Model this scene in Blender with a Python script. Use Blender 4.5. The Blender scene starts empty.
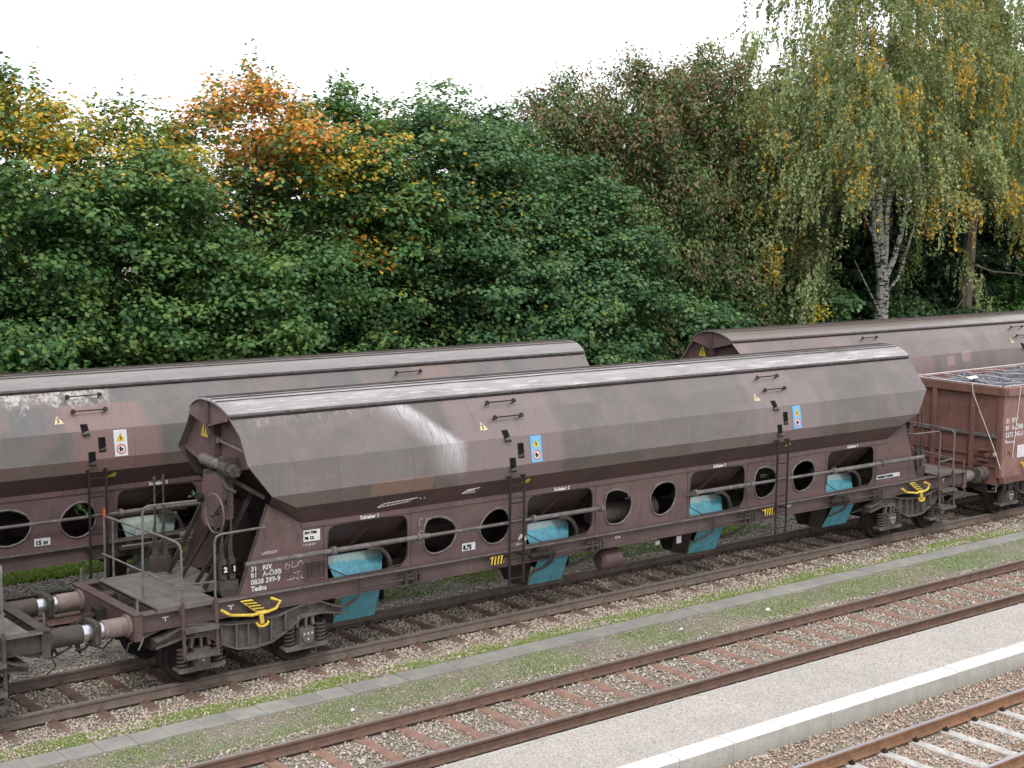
import bpy, math, random
import numpy as np
from mathutils import Vector, Matrix, noise as mnoise
random.seed(7)
rng = np.random.default_rng(11)
R = math.radians
scene = bpy.context.scene
COL = scene.collection

# ------------------------------------------------------------------ camera
F, YAW, PITCH, ROLL = 1468.94, 0.674377, 0.121293, 0.0117027
CAM = Vector((-9.69937, -20.61892, 7.21309))
cd = bpy.data.cameras.new('camera'); cam = bpy.data.objects.new('camera', cd); COL.objects.link(cam)
cd.sensor_fit = 'HORIZONTAL'; cd.sensor_width = 36; cd.lens = F/1024*36; cd.clip_start = .2; cd.clip_end = 2000
sy, cy, sp, cp = math.sin(YAW), math.cos(YAW), math.sin(PITCH), math.cos(PITCH)
fw = Vector((sy*cp, cy*cp, -sp)); rt = Vector((cy, -sy, 0)); up = rt.cross(fw)
r2 = math.cos(ROLL)*rt + math.sin(ROLL)*up; u2 = -math.sin(ROLL)*rt + math.cos(ROLL)*up
m = Matrix((r2, u2, -fw)).transposed().to_4x4(); m.translation = CAM
cam.matrix_world = m
scene.camera = cam

# ------------------------------------------------------------------ light: bright overcast
SUN_EL, SUN_AZ = R(48), R(215)          # azimuth clockwise from +Y: behind and left of the camera
world = bpy.data.worlds.new('World'); scene.world = world; world.use_nodes = True
wn = world.node_tree; wn.nodes.clear()
sky = wn.nodes.new('ShaderNodeTexSky'); sky.sky_type = 'NISHITA'; sky.sun_disc = False
sky.sun_elevation = SUN_EL; sky.sun_rotation = SUN_AZ; sky.dust_density = 3; sky.air_density = 1
mix = wn.nodes.new('ShaderNodeMixRGB'); mix.inputs[0].default_value = .86
mix.inputs[2].default_value = (9.6, 9.7, 9.9, 1)     # even bright cloud layer
bg = wn.nodes.new('ShaderNodeBackground'); bg.inputs['Strength'].default_value = .13
wo = wn.nodes.new('ShaderNodeOutputWorld')
wn.links.new(sky.outputs[0], mix.inputs[1]); wn.links.new(mix.outputs[0], bg.inputs[0]); wn.links.new(bg.outputs[0], wo.inputs[0])
sl = bpy.data.lights.new('sun', 'SUN'); sl.energy = 1.3; sl.angle = R(14); sl.color = (1, .975, .94)
sun = bpy.data.objects.new('sun', sl); COL.objects.link(sun)
sd = Vector((math.sin(SUN_AZ)*math.cos(SUN_EL), math.cos(SUN_AZ)*math.cos(SUN_EL), math.sin(SUN_EL)))
sun.rotation_euler = sd.to_track_quat('Z', 'Y').to_euler(); sun.location = (0, 0, 40)
vs = scene.view_settings; vs.view_transform = 'Standard'; vs.look = 'None'; vs.gamma = 1; vs.use_curve_mapping = False
vs.exposure = 0.45

# ------------------------------------------------------------------ mesh helpers
class MB:
    def __init__(s): s.v = []; s.f = []; s.m = []; s.k = 0; s.cuts = []
    def cut(s): s.cuts.append((len(s.v), len(s.f)))     # what follows is a piece of its own
    def add(s, vs, fs):
        o = len(s.v); s.v += [tuple(v) for v in vs]; s.f += [[i+o for i in f] for f in fs]; s.m += [s.k]*len(fs); return s
    def box(s, x0, x1, y0, y1, z0, z1):
        return s.add([(x0,y0,z0),(x1,y0,z0),(x1,y1,z0),(x0,y1,z0),(x0,y0,z1),(x1,y0,z1),(x1,y1,z1),(x0,y1,z1)],
                     [(0,3,2,1),(4,5,6,7),(0,1,5,4),(1,2,6,5),(2,3,7,6),(3,0,4,7)])
    def bar(s, p, q, w, h, up=(0,0,1)):
        p, q = Vector(p), Vector(q); d = (q-p).normalized(); a = d.cross(Vector(up))
        if a.length < 1e-4: a = d.cross(Vector((1,0,0)))
        a.normalize(); b = a.cross(d); a *= w/2; b *= h/2
        return s.add([p-a-b,p+a-b,p+a+b,p-a+b,q-a-b,q+a-b,q+a+b,q-a+b],[(0,1,2,3),(7,6,5,4),(0,4,5,1),(1,5,6,2),(2,6,7,3),(3,7,4,0)])
    def tube(s, pts, r, n=8, caps=True):
        pts = [Vector(p) for p in pts]; k = len(pts); rs = r if hasattr(r, '__len__') else [r]*k
        vs = []; prev = None
        for i, p in enumerate(pts):
            if i == 0: d = pts[1]-p
            elif i == k-1: d = p-pts[i-1]
            else: d = (pts[i+1]-p).normalized() + (p-pts[i-1]).normalized()
            d.normalize()
            if prev is None:
                a = d.cross(Vector((0,0,1)))
                if a.length < .05: a = d.cross(Vector((1,0,0)))
            else: a = prev - d*prev.dot(d)
            a.normalize(); prev = a; b = d.cross(a)
            for j in range(n):
                t = 2*math.pi*j/n; vs.append(p + (a*math.cos(t)+b*math.sin(t))*rs[i])
        fs = [(i*n+j, i*n+(j+1)%n, (i+1)*n+(j+1)%n, (i+1)*n+j) for i in range(k-1) for j in range(n)]
        if caps: fs += [tuple(range(n))[::-1], tuple(range((k-1)*n, k*n))]
        return s.add(vs, fs)
    def cyl(s, p, q, r, n=16): return s.tube([p, q], r, n)
    def prism(s, poly, axis, a, b):
        n = len(poly)
        mk = {'x': lambda u,w,t: (t,u,w), 'y': lambda u,w,t: (u,t,w), 'z': lambda u,w,t: (u,w,t)}[axis]
        vs = [mk(u,w,a) for u,w in poly] + [mk(u,w,b) for u,w in poly]
        fs = [tuple(range(n)), tuple(range(2*n-1, n-1, -1))] + [(i, n+i, n+(i+1)%n, (i+1)%n) for i in range(n)]
        return s.add(vs, fs)
    def quad(s, a, b, c, d): return s.add([a,b,c,d], [(0,1,2,3)])
    def plate(s, pts, t):          # polygon with thickness along its normal
        pts = [Vector(p) for p in pts]; n = (pts[1]-pts[0]).cross(pts[2]-pts[0]).normalized()*t; k = len(pts)
        return s.add(pts + [p+n for p in pts], [tuple(range(k))[::-1], tuple(range(k, 2*k))] + [(i,(i+1)%k,k+(i+1)%k,k+i) for i in range(k)])
    def ring(s, c, r, r2, axis='x', n=28, m=6):
        pts = []
        for i in range(n):
            t = 2*math.pi*i/n; u, w = r*math.cos(t), r*math.sin(t)
            pts.append((c[0], c[1]+u, c[2]+w) if axis == 'x' else (c[0]+u, c[1], c[2]+w))
        return s.tube(pts+[pts[0]], r2, m, False)
    def rot180(s): s.v = [(-x,-y,z) for x,y,z in s.v]; return s
    def mirx(s): s.v = [(-x,y,z) for x,y,z in s.v]; s.f = [f[::-1] for f in s.f]; return s
    def xf(s, M): s.v = [tuple(M @ Vector(v)) for v in s.v]; return s
    def build(s, name, mats, parent=None, smooth=True, bevel=0, recalc=True):
        if s.cuts:
            cs = [(0,0)]+[c for c in s.cuts if 0 < c[0] < len(s.v)]+[(len(s.v), len(s.f))]; first = None
            for (v0, f0), (v1, f1) in zip(cs, cs[1:]):
                q = MB(); q.v = s.v[v0:v1]; q.f = [[i-v0 for i in f] for f in s.f[f0:f1]]; q.m = s.m[f0:f1]; o = q.build(name, mats, parent, smooth, bevel, recalc); first = first or o
            return first
        me = bpy.data.meshes.new(name); me.from_pydata(s.v, [], s.f)
        if not isinstance(mats, (list, tuple)): mats = [mats]
        for mt in mats: me.materials.append(mt)
        if len(mats) > 1: me.polygons.foreach_set('material_index', s.m)
        me.update()
        if recalc:
            import bmesh
            b = bmesh.new(); b.from_mesh(me); bmesh.ops.recalc_face_normals(b, faces=b.faces); b.to_mesh(me); b.free()
        if smooth:
            me.polygons.foreach_set('use_smooth', [True]*len(me.polygons)); me.set_sharp_from_angle(angle=R(32))
        o = bpy.data.objects.new(name, me); COL.objects.link(o)
        if parent: o.parent = parent
        if bevel:
            bm_ = o.modifiers.new('bevel', 'BEVEL'); bm_.width = bevel; bm_.segments = 2; bm_.limit_method = 'ANGLE'; bm_.angle_limit = R(40)
        return o
def empty(name, loc=(0,0,0), parent=None):
    o = bpy.data.objects.new(name, None); o.empty_display_size = .3; COL.objects.link(o); o.location = loc
    if parent: o.parent = parent
    return o
def tag(o, label=None, cat=None, group=None, kind=None):
    if label: o['label'] = label
    if cat: o['category'] = cat
    if group: o['group'] = group
    if kind: o['kind'] = kind
    return o
def kids(o): return KIDS.get(o.name, [])
def copy_tree(o, parent=None):
    c = o.copy(); COL.objects.link(c)
    if parent: c.parent = parent
    for ch in [k for k in bpy.data.objects if k.parent == o]: copy_tree(ch, c)
    return c
def arr_mesh(name, V, Fc, k, mat, col=None, parent=None, smooth=False):
    """numpy vertices V (n,3), faces Fc (f,k); col (f,3) per-face colour"""
    me = bpy.data.meshes.new(name); nf = len(Fc)
    me.vertices.add(len(V)); me.vertices.foreach_set('co', V.astype(np.float32).ravel())
    me.loops.add(nf*k); me.loops.foreach_set('vertex_index', Fc.astype(np.int32).ravel())
    me.polygons.add(nf); me.polygons.foreach_set('loop_start', np.arange(nf, dtype=np.int32)*k)
    me.update(calc_edges=True)
    if col is not None:
        a = me.attributes.new('tint', 'FLOAT_COLOR', 'FACE'); c4 = np.ones((nf, 4), np.float32); c4[:, :3] = col; a.data.foreach_set('color', c4.ravel())
    if smooth: me.polygons.foreach_set('use_smooth', [True]*nf)
    me.materials.append(mat)
    o = bpy.data.objects.new(name, me); COL.objects.link(o)
    if parent: o.parent = parent
    return o

# ------------------------------------------------------------------ material helpers
class NT:
    def __init__(s, name, rough=.6, metal=0, spec=.5):
        s.mat = bpy.data.materials.new(name); s.mat.use_nodes = True; s.t = s.mat.node_tree
        s.b = s.t.nodes['Principled BSDF']; s.b.inputs['Roughness'].default_value = rough; s.b.inputs['Metallic'].default_value = metal
        s.b.inputs['Specular IOR Level'].default_value = spec
    def n(s, t): return s.t.nodes.new(t)
    def L(s, a, b): s.t.links.new(a, b)
    def set(s, sock, v):
        if hasattr(v, 'is_linked') or hasattr(v, 'links'): s.L(v, sock)
        elif isinstance(v, (tuple, list)) and len(v) == 3 and sock.type == 'RGBA': sock.default_value = (*v, 1)
        else: sock.default_value = v
    def coord(s, w='Object', scale=None):
        c = s.n('ShaderNodeTexCoord').outputs[w]
        if scale:
            mp = s.n('ShaderNodeMapping'); s.L(c, mp.inputs[0]); mp.inputs['Scale'].default_value = scale; return mp.outputs[0]
        return c
    def wpos(s): return s.n('ShaderNodeNewGeometry').outputs['Position']
    def noise(s, vec, scale, detail=4, rough=.55, out=0):
        x = s.n('ShaderNodeTexNoise'); s.L(vec, x.inputs['Vector']); x.inputs['Scale'].default_value = scale
        x.inputs['Detail'].default_value = detail; x.inputs['Roughness'].default_value = rough; return x.outputs[out]
    def math(s, op, a, b=0.0, c=None):
        x = s.n('ShaderNodeMath'); x.operation = op; s.set(x.inputs[0], a); s.set(x.inputs[1], b)
        if c is not None: s.set(x.inputs[2], c)
        return x.outputs[0]
    def ramp(s, v, lo, hi, a=0.0, b=1.0):
        x = s.n('ShaderNodeMapRange'); s.set(x.inputs['Value'], v); x.inputs['From Min'].default_value = lo; x.inputs['From Max'].default_value = hi
        x.inputs['To Min'].default_value = a; x.inputs['To Max'].default_value = b; x.interpolation_type = 'SMOOTHSTEP'; return x.outputs[0]
    def mix(s, f, a, b, mode='MIX'):
        x = s.n('ShaderNodeMixRGB'); x.blend_type = mode; s.set(x.inputs[0], f); s.set(x.inputs[1], a); s.set(x.inputs[2], b); return x.outputs[0]
    def xyz(s, v):
        x = s.n('ShaderNodeSeparateXYZ'); s.L(v, x.inputs[0]); return x.outputs
    def attr(s, name):
        x = s.n('ShaderNodeAttribute'); x.attribute_name = name; return x.outputs['Color']
    def base(s, v): s.set(s.b.inputs['Base Color'], v)
    def rough(s, v): s.set(s.b.inputs['Roughness'], v)
    def bump(s, h, strength=.3, dist=.01):
        x = s.n('ShaderNodeBump'); x.inputs['Strength'].default_value = strength; x.inputs['Distance'].default_value = dist
        s.L(h, x.inputs['Height']); s.L(x.outputs[0], s.b.inputs['Normal'])

def grimy(name, c1, c2, c3=None, scale=3, rough=.6, metal=0, bump=.15, streak=True, spec=.4):
    t = NT(name, rough, metal, spec); c = t.coord(); n1 = t.noise(c, scale, 6, .65)
    col = t.mix(t.ramp(n1, .38, .64), c1, c2)
    if streak:
        n2 = t.noise(t.coord('Object', (6, 6, .8)), 2.2, 5, .6); col = t.mix(t.ramp(n2, .5, .75, 0, .5), col, c3 or tuple(x*.55 for x in c1))
    n3 = t.noise(c, 38, 3, .7); col = t.mix(t.ramp(n3, .5, .72, 0, .35), col, tuple(min(1, x*1.6+.03) for x in c1))
    t.base(col); t.rough(t.ramp(n1, .3, .7, rough-.1, min(1, rough+.15))); t.bump(n3, bump, .004); return t.mat

M = {}
M['frame'] = grimy('wagon_frame_paint', (.070,.043,.041), (.095,.060,.057), (.030,.022,.021), 2.2, .5)
M['side'] = grimy('side_wall_paint', (.124,.078,.076), (.086,.058,.055), (.040,.030,.027), 1.6, .45)
M['sole'] = grimy('sole_bar_paint', (.082,.056,.054), (.105,.070,.068), (.040,.03,.028), 1.8, .5)
M['dark'] = grimy('dark_greasy_steel', (.017,.014,.013), (.034,.026,.024), (.008,.008,.008), 4, .7, spec=.2)
M['under'] = grimy('underframe_grime', (.042,.034,.031), (.072,.057,.050), (.02,.016,.015), 4, .65, spec=.3)
M['bogie'] = grimy('bogie_dust', (.115,.098,.092), (.070,.056,.052), (.035,.029,.028), 5, .65)
M['deckpl'] = grimy('deck_plate', (.135,.118,.105), (.095,.082,.074), (.06,.05,.045), 3, .7)
M['rod'] = grimy('handrail_steel', (.145,.13,.128), (.085,.072,.070), (.05,.04,.038), 6, .45)
M['railsteel'] = grimy('rail_side_rust', (.155,.092,.068), (.110,.070,.055), None, 5, .7)
M['railtop'] = NT('rail_running_surface', .3, .2).mat; M['railtop'].node_tree.nodes['Principled BSDF'].inputs['Base Color'].default_value = (.27,.245,.24,1)
M['rail3'] = grimy('rail_side_rust_light', (.235,.125,.066), (.17,.09,.055), None, 5, .7)
M['rail3top'] = NT('polished_rail_top', .25, .4).mat; M['rail3top'].node_tree.nodes['Principled BSDF'].inputs['Base Color'].default_value = (.42,.39,.43,1)
M['sl_rust'] = grimy('rusty_steel_sleeper', (.24,.142,.105), (.175,.108,.083), (.13,.08,.06), 5, .8, streak=False)
M['sl_dark'] = grimy('dark_brown_sleeper', (.165,.102,.078), (.120,.078,.064), (.07,.05,.04), 5, .8, streak=False)
M['sl_conc'] = grimy('dusty_concrete_sleeper', (.46,.45,.43), (.34,.32,.30), (.25,.2,.17), 7, .85, streak=False)
M['yellow'] = grimy('yellow_paint', (.66,.48,.05), (.48,.33,.05), (.16,.12,.06), 9, .55)
M['black'] = grimy('black_paint_and_shade', (.008,.008,.008), (.012,.011,.011), None, 8, .95, streak=False, spec=.04, bump=0)  # black of marks and stripes, also the painted shade of the step pockets
M['white'] = grimy('white_lettering', (.66,.65,.63), (.46,.44,.43), (.3,.28,.27), 22, .6, streak=False)
M['chalk'] = grimy('chalk_marks', (.52,.47,.47), (.36,.32,.32), None, 25, .8, streak=False)
M['red'] = grimy('faded_red_paint', (.62,.06,.035), (.5,.07,.05), None, 9, .5)
M['bluesign'] = grimy('blue_sign', (.11,.36,.62), (.15,.40,.62), None, 6, .4, streak=False)
M['greysign'] = grimy('white_sign', (.62,.62,.66), (.52,.52,.56), None, 6, .4, streak=False)
M['rubber'] = grimy('hose_rubber', (.02,.02,.02), (.035,.033,.032), None, 9, .7)
M['bufface'] = grimy('buffer_barrel', (.150,.108,.098), (.21,.165,.15), (.07,.05,.045), 7, .45)
M['bufshine'] = NT('buffer_plunger_steel', .28, .9).mat; M['bufshine'].node_tree.nodes['Principled BSDF'].inputs['Base Color'].default_value = (.55,.56,.6,1)

def chute_mat(name, main, worn, wornamt):
    t = NT(name, .5); c = t.coord(); n = t.noise(c, 5, 6, .6); n2 = t.noise(t.coord('Object', (9, 9, 1.2)), 2, 5, .6); z = t.xyz(c)[2]
    col = t.mix(t.ramp(n, .35, .7), main, tuple(x*.72 for x in main))
    col = t.mix(t.ramp(n2, .50, .70, 0, .6), col, (.09, .075, .065)); n4 = t.noise(c, 22, 4, .7); col = t.mix(t.ramp(n4, .55, .66, 0, .5), col, (.20,.22,.21)); col = t.mix(t.ramp(n4, .34, .42, .5, 0), col, (.06,.05,.045))
    band = t.math('MULTIPLY', t.ramp(t.math('ADD', z, t.math('MULTIPLY', n, .22)), 1.50, 1.55), wornamt)
    col = t.mix(band, col, worn); t.base(col); t.bump(n, .1, .005); return t.mat
M['chute'] = chute_mat('turquoise_chute_paint', (.075,.31,.40), (.40,.36,.29), .5)
M['chutegrey'] = chute_mat('pale_green_chute_paint', (.24,.31,.28), (.38,.42,.38), .9)

def shell_mat(name, grime, clean, patches, rust=(), chalkm=(), white_top=(), lighten=1.0, seed=0.0):
    """weathered hopper cladding: a film of grey cement grime over mauve-brown paint, washed clean near the ladders"""
    t = NT(name, .38, 0, .5); t.b.inputs['Coat Weight'].default_value = .35; t.b.inputs['Coat Roughness'].default_value = .28; c = t.coord(); x, y, z = t.xyz(c)
    mp = t.n('ShaderNodeMapping'); t.L(c, mp.inputs[0]); mp.inputs['Location'].default_value = (seed, seed*.3, 0); cc = mp.outputs[0]
    n1 = t.noise(cc, .9, 6, .6); n2 = t.noise(cc, 7, 5, .65)
    mps = t.n('ShaderNodeMapping'); t.L(c, mps.inputs[0]); mps.inputs['Location'].default_value = (seed, 0, 0); mps.inputs['Scale'].default_value = (7, 1, .5)
    ns = t.noise(mps.outputs[0], 1.6, 6, .62)
    col = t.mix(t.ramp(n1, .35, .65), grime, tuple(g*.80 for g in grime))
    sheet = t.math('FRACT', t.math('ADD', t.math('MULTIPLY', x, 1/1.42), .3))
    shid = t.math('FLOOR', t.math('ADD', t.math('MULTIPLY', x, 1/1.42), .3))
    wn_ = t.n('ShaderNodeTexWhiteNoise'); wn_.noise_dimensions = '1D'; t.L(shid, wn_.inputs['W'])
    col = t.mix(t.math('MULTIPLY', wn_.outputs[0], .22), col, clean)
    pm = None
    for (x0, x1, sl_, zlo, zhi, amt) in patches:      # clean paint patches with slanted, slightly ragged edges
        xe = t.math('ADD', t.math('ADD', x, t.math('MULTIPLY', z, sl_)), t.math('MULTIPLY', t.math('SUBTRACT', n2, .5), .10))
        a = t.math('MULTIPLY', t.ramp(xe, x0-.12, x0+.12), t.ramp(xe, x1-.12, x1+.12, 1, 0))
        ze = t.math('ADD', z, t.math('MULTIPLY', t.math('SUBTRACT', n2, .5), .05))
        a = t.math('MULTIPLY', a, t.math('MULTIPLY', t.ramp(ze, zlo-.01, zlo+.01), t.ramp(ze, zhi-.01, zhi+.01, 1, 0)))
        a = t.math('MULTIPLY', a, amt); pm = a if pm is None else t.math('MAXIMUM', pm, a)
    if pm is not None: col = t.mix(pm, col, clean)
    for (x0, x1, z0, z1, cl, amt) in rust:
        a = t.math('MULTIPLY', t.ramp(x, x0-.02, x0+.02), t.ramp(x, x1-.02, x1+.02, 1, 0))
        a = t.math('MULTIPLY', a, t.math('MULTIPLY', t.ramp(z, z0-.01, z0+.01), t.ramp(z, z1-.01, z1+.01, 1, 0)))
        col = t.mix(t.math('MULTIPLY', a, amt), col, cl)
    col = t.mix(t.ramp(ns, .50, .78, 0, .38), col, tuple(g*.45 for g in grime))
    # chalky lime runs: a spill that starts under the lid and runs down
    for (xc, w, sl_, zk, zlo, zhi, amt) in chalkm:
        xr = t.math('SUBTRACT', xc, t.math('MULTIPLY', t.math('MAXIMUM', t.math('SUBTRACT', z, zk), 0.0), sl_))
        d_ = t.math('ADD', t.math('SUBTRACT', xr, x), t.math('MULTIPLY', t.math('SUBTRACT', n2, .5), .12))
        a = t.math('MULTIPLY', t.ramp(d_, -.10, .16), t.ramp(d_, .10, w, 1, 0)); a = t.math('MULTIPLY', a, t.math('MULTIPLY', t.ramp(z, zlo-.3, zlo+.5), t.ramp(z, zhi-.05, zhi, 1, 0)))
        nn = t.noise(mps.outputs[0], 5.5, 6, .75); a = t.math('MULTIPLY', a, t.ramp(nn, .30, .60, .25, 1)); a = t.math('MULTIPLY', a, amt)
        col = t.mix(a, col, (.66,.64,.67))
    for (x0, x1, zlo, amt) in white_top:
        a = t.math('MULTIPLY', t.ramp(x, x0, x0+.3), t.ramp(x, x1-.3, x1, 1, 0))
        ze = t.math('ADD', z, t.math('MULTIPLY', t.math('SUBTRACT', ns, .5), .6)); ze = t.math('ADD', ze, t.math('MULTIPLY', t.math('SUBTRACT', n2, .5), .5)); a = t.math('MULTIPLY', a, t.ramp(ze, zlo-.05, zlo+.12))
        nn = t.noise(cc, 9, 5, .7); a = t.math('MULTIPLY', a, t.ramp(nn, .40, .56)); col = t.mix(t.math('MULTIPLY', a, amt), col, (.58,.56,.53))
    # weld seams between sheets
    seam = t.math('MULTIPLY', t.ramp(t.math('ABSOLUTE', t.math('SUBTRACT', sheet, .5)), 0.0, .009, 1, 0), 1)
    col = t.mix(t.math('MULTIPLY', seam, .45), col, tuple(g*.5 for g in grime))
    spots = t.n('ShaderNodeTexVoronoi'); t.L(cc, spots.inputs['Vector']); spots.inputs['Scale'].default_value = 1.7
    sm = t.math('MULTIPLY', t.ramp(spots.outputs['Distance'], .02, .05, 1, 0), .8); col = t.mix(sm, col, (.22,.09,.05))
    # fine scuffs, pin-rust and streaks of dirt running off the folds
    sc = t.noise(cc, 24, 5, .75); col = t.mix(t.ramp(sc, .56, .68, 0, .30), col, (.30,.26,.25)); col = t.mix(t.ramp(sc, .30, .40, .35, 0), col, (.05,.038,.035))
    rs = t.noise(mps.outputs[0], 4.2, 7, .72); col = t.mix(t.ramp(rs, .60, .70, 0, .45), col, (.17,.095,.065))
    pn = t.noise(cc, 1.7, 3, .5); col = t.mix(t.ramp(pn, .50, .62, 0, .35), col, clean)
    t.base(col); t.rough(t.ramp(n1, .3, .7, .33, .5))
    dn = t.noise(cc, 1.15, 2, .4); t.bump(t.math('ADD', t.math('ADD', t.math('MULTIPLY', n2, .12), t.math('MULTIPLY', seam, .5)), t.math('MULTIPLY', dn, 2.2)), .35, .012)
    return t.mat
GR = (.118,.102,.092); CL = (.172,.128,.127)
M['shell_front'] = shell_mat('front_wagon_cladding', GR, CL,
    [(-4.50,-2.22,0,2.2,3.99,.85), (2.78,4.25,0,3.68,3.99,.85), (2.82,4.75,0,2.5,3.68,.85), (-1.95,-1.2,0,3.69,3.99,.55)],
    rust=[(-6.2,-5.0,2.56,2.79,(.24,.135,.10),.6), (1.0,2.6,2.56,2.79,CL,.6)],
    chalkm=[(-4.34, .85, 1.25, 3.25, 2.80, 4.0, .62)], white_top=[(-8.3,-5.4,3.86,.28)])
M['shell_left'] = shell_mat('left_wagon_cladding', (.115,.10,.094), (.18,.12,.12), [], seed=9)
M['shell_backleft'] = shell_mat('back_left_wagon_cladding', (.125,.119,.112), (.205,.130,.120),
    [(-3.78,-2.3,0,3.28,3.69,.9), (-3.65,-2.05,0,2.5,3.28,.9), (3.7,4.6,0,3.7,4.0,.7)], rust=[(-9,8,2.56,2.79,(.20,.125,.108),.5)],
    white_top=[(-7.2,-2.7,3.74,.65)], seed=3)
M['shell_backright'] = shell_mat('back_right_wagon_cladding', (.150,.120,.110), (.205,.135,.130),
    [(-8.6,-7.9,0,3.0,4.1,.8), (-5.6,-.95,0,2.78,3.28,.9)], rust=[(-.35,.0,2.95,3.2,(.30,.19,.18),.8), (.35,.75,3.02,3.3,(.30,.19,.18),.8)], seed=6)
def roof_mat(name, c1, c2, lime):
    t = NT(name, .34, 0, .6); t.b.inputs['Coat Weight'].default_value = .6; t.b.inputs['Coat Roughness'].default_value = .22; c = t.coord('Object', (.45, 1, 1)); n1 = t.noise(c, 2.2, 6, .65); n2 = t.noise(t.coord('Object', (.7, 9, 2)), 2.4, 6, .65)
    col = t.mix(t.ramp(n1, .35, .65), c1, c2); col = t.mix(t.ramp(n2, .5, .72, 0, lime), col, (.55,.52,.54))
    n3 = t.noise(t.coord(), 30, 3); col = t.mix(t.ramp(n3, .52, .7, 0, .3), col, tuple(x*.5 for x in c1))
    t.base(col); t.rough(t.ramp(n1, .3, .7, .26, .45)); t.bump(n1, .08, .01); return t.mat
M['roof_front'] = roof_mat('front_wagon_lid_paint', (.175,.152,.155), (.265,.24,.25), .85)
M['roof_back'] = roof_mat('back_wagon_lid_paint', (.135,.125,.12), (.17,.145,.138), .2)
M['roof_brown'] = roof_mat('brown_lid_paint', (.16,.125,.112), (.13,.105,.097), .08)
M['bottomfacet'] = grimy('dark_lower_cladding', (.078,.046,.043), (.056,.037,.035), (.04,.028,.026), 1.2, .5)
M['gond'] = grimy('red_brown_wagon_paint', (.165,.077,.060), (.115,.057,.047), (.035,.024,.022), 2.4, .6)
M['gondl'] = grimy('faded_red_wagon_side', (.25,.135,.115), (.19,.10,.085), (.12,.07,.055), 2.4, .6)

# ground-ish materials
def ground_mat(name, a, b, cdirt, scale=1.2, fine=60):
    t = NT(name, .95, 0, .2); p = t.wpos(); n1 = t.noise(p, scale, 6, .6); v = t.n('ShaderNodeTexVoronoi'); t.L(p, v.inputs['Vector']); v.inputs['Scale'].default_value = fine*.35
    n3 = t.noise(p, fine, 4, .7); col = t.mix(t.ramp(n1, .35, .65), a, b); col = t.mix(t.ramp(n3, .45, .7, 0, .6), col, cdirt)
    wn_ = v.outputs['Color']; col = t.mix(.35, col, t.mix(1, wn_, col, 'MULTIPLY')); t.base(col); t.bump(t.math('ADD', v.outputs['Distance'], n3), .6, .02); return t.mat
M['soil'] = ground_mat('soil_and_fine_gravel', (.25,.235,.185), (.19,.185,.135), (.36,.33,.28), .8)
M['ballastbed'] = ground_mat('ballast_bed_fill', (.26,.235,.19), (.20,.185,.14), (.38,.34,.29), .9, 70)
def tint_mat(name, rough=.9, spec=.2, transl=0, noise_amt=.25, nscale=30):
    t = NT(name, rough, 0, spec); a = t.attr('tint'); n = t.noise(t.wpos(), nscale, 3, .6); col = t.mix(t.ramp(n, .3, .7, 0, noise_amt), a, t.mix(1, a, (.45,.45,.45), 'MULTIPLY')); t.base(col)
    if transl:
        tr = t.n('ShaderNodeBsdfTranslucent'); t.L(t.mix(1, a, (1.3,1.35,.7), 'MULTIPLY'), tr.inputs[0]); ms = t.n('ShaderNodeMixShader'); ms.inputs[0].default_value = transl
        out = t.t.nodes['Material Output']; t.L(t.b.outputs[0], ms.inputs[1]); t.L(tr.outputs[0], ms.inputs[2]); t.L(ms.outputs[0], out.inputs[0])
    return t.mat
M['stone'] = tint_mat('crushed_ballast_stone')
M['grass'] = tint_mat('grass_blades', .7, .2, .25)
M['leaf'] = tint_mat('leaves', .55, .25, .28, .2, 6)
def slab_mat():
    t = NT('path_slab_concrete', .85, 0, .3); p = t.wpos(); n = t.noise(p, 3, 6, .6); n2 = t.noise(p, 60, 4, .7); rnd = t.n('ShaderNodeObjectInfo').outputs['Random']
    col = t.mix(t.ramp(n, .3, .7), (.32,.305,.275), (.235,.225,.205)); col = t.mix(t.math('MULTIPLY', rnd, .35), col, (.14,.137,.128)); col = t.mix(t.ramp(n2, .5, .7, 0, .5), col, (.35,.34,.31))
    t.base(col); t.bump(n2, .4, .004); return t.mat
M['slab'] = slab_mat()
def plat_mat():
    t = NT('platform_fine_chippings', .9, 0, .25); p = t.wpos(); n = t.noise(p, .7, 6, .6); n2 = t.noise(p, 48, 5, .75); v = t.n('ShaderNodeTexVoronoi'); t.L(p, v.inputs['Vector']); v.inputs['Scale'].default_value = 45
    col = t.mix(t.ramp(n, .3, .7), (.455,.42,.385), (.385,.355,.33)); col = t.mix(t.ramp(n2, .48, .58), col, (.20,.175,.16)); n5 = t.noise(p, 3.2, 5, .6); col = t.mix(t.ramp(n5, .52, .72, 0, .35), col, (.50,.42,.35)); n6 = t.noise(p, 26, 4, .7); col = t.mix(t.ramp(n6, .56, .66, 0, .6), col, (.62,.60,.57)); col = t.mix(t.ramp(v.outputs['Distance'], .12, .3, .45, 0), col, (.68,.64,.60))
    t.base(col); t.bump(n2, .5, .006); return t.mat
M['plat'] = plat_mat()
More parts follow.
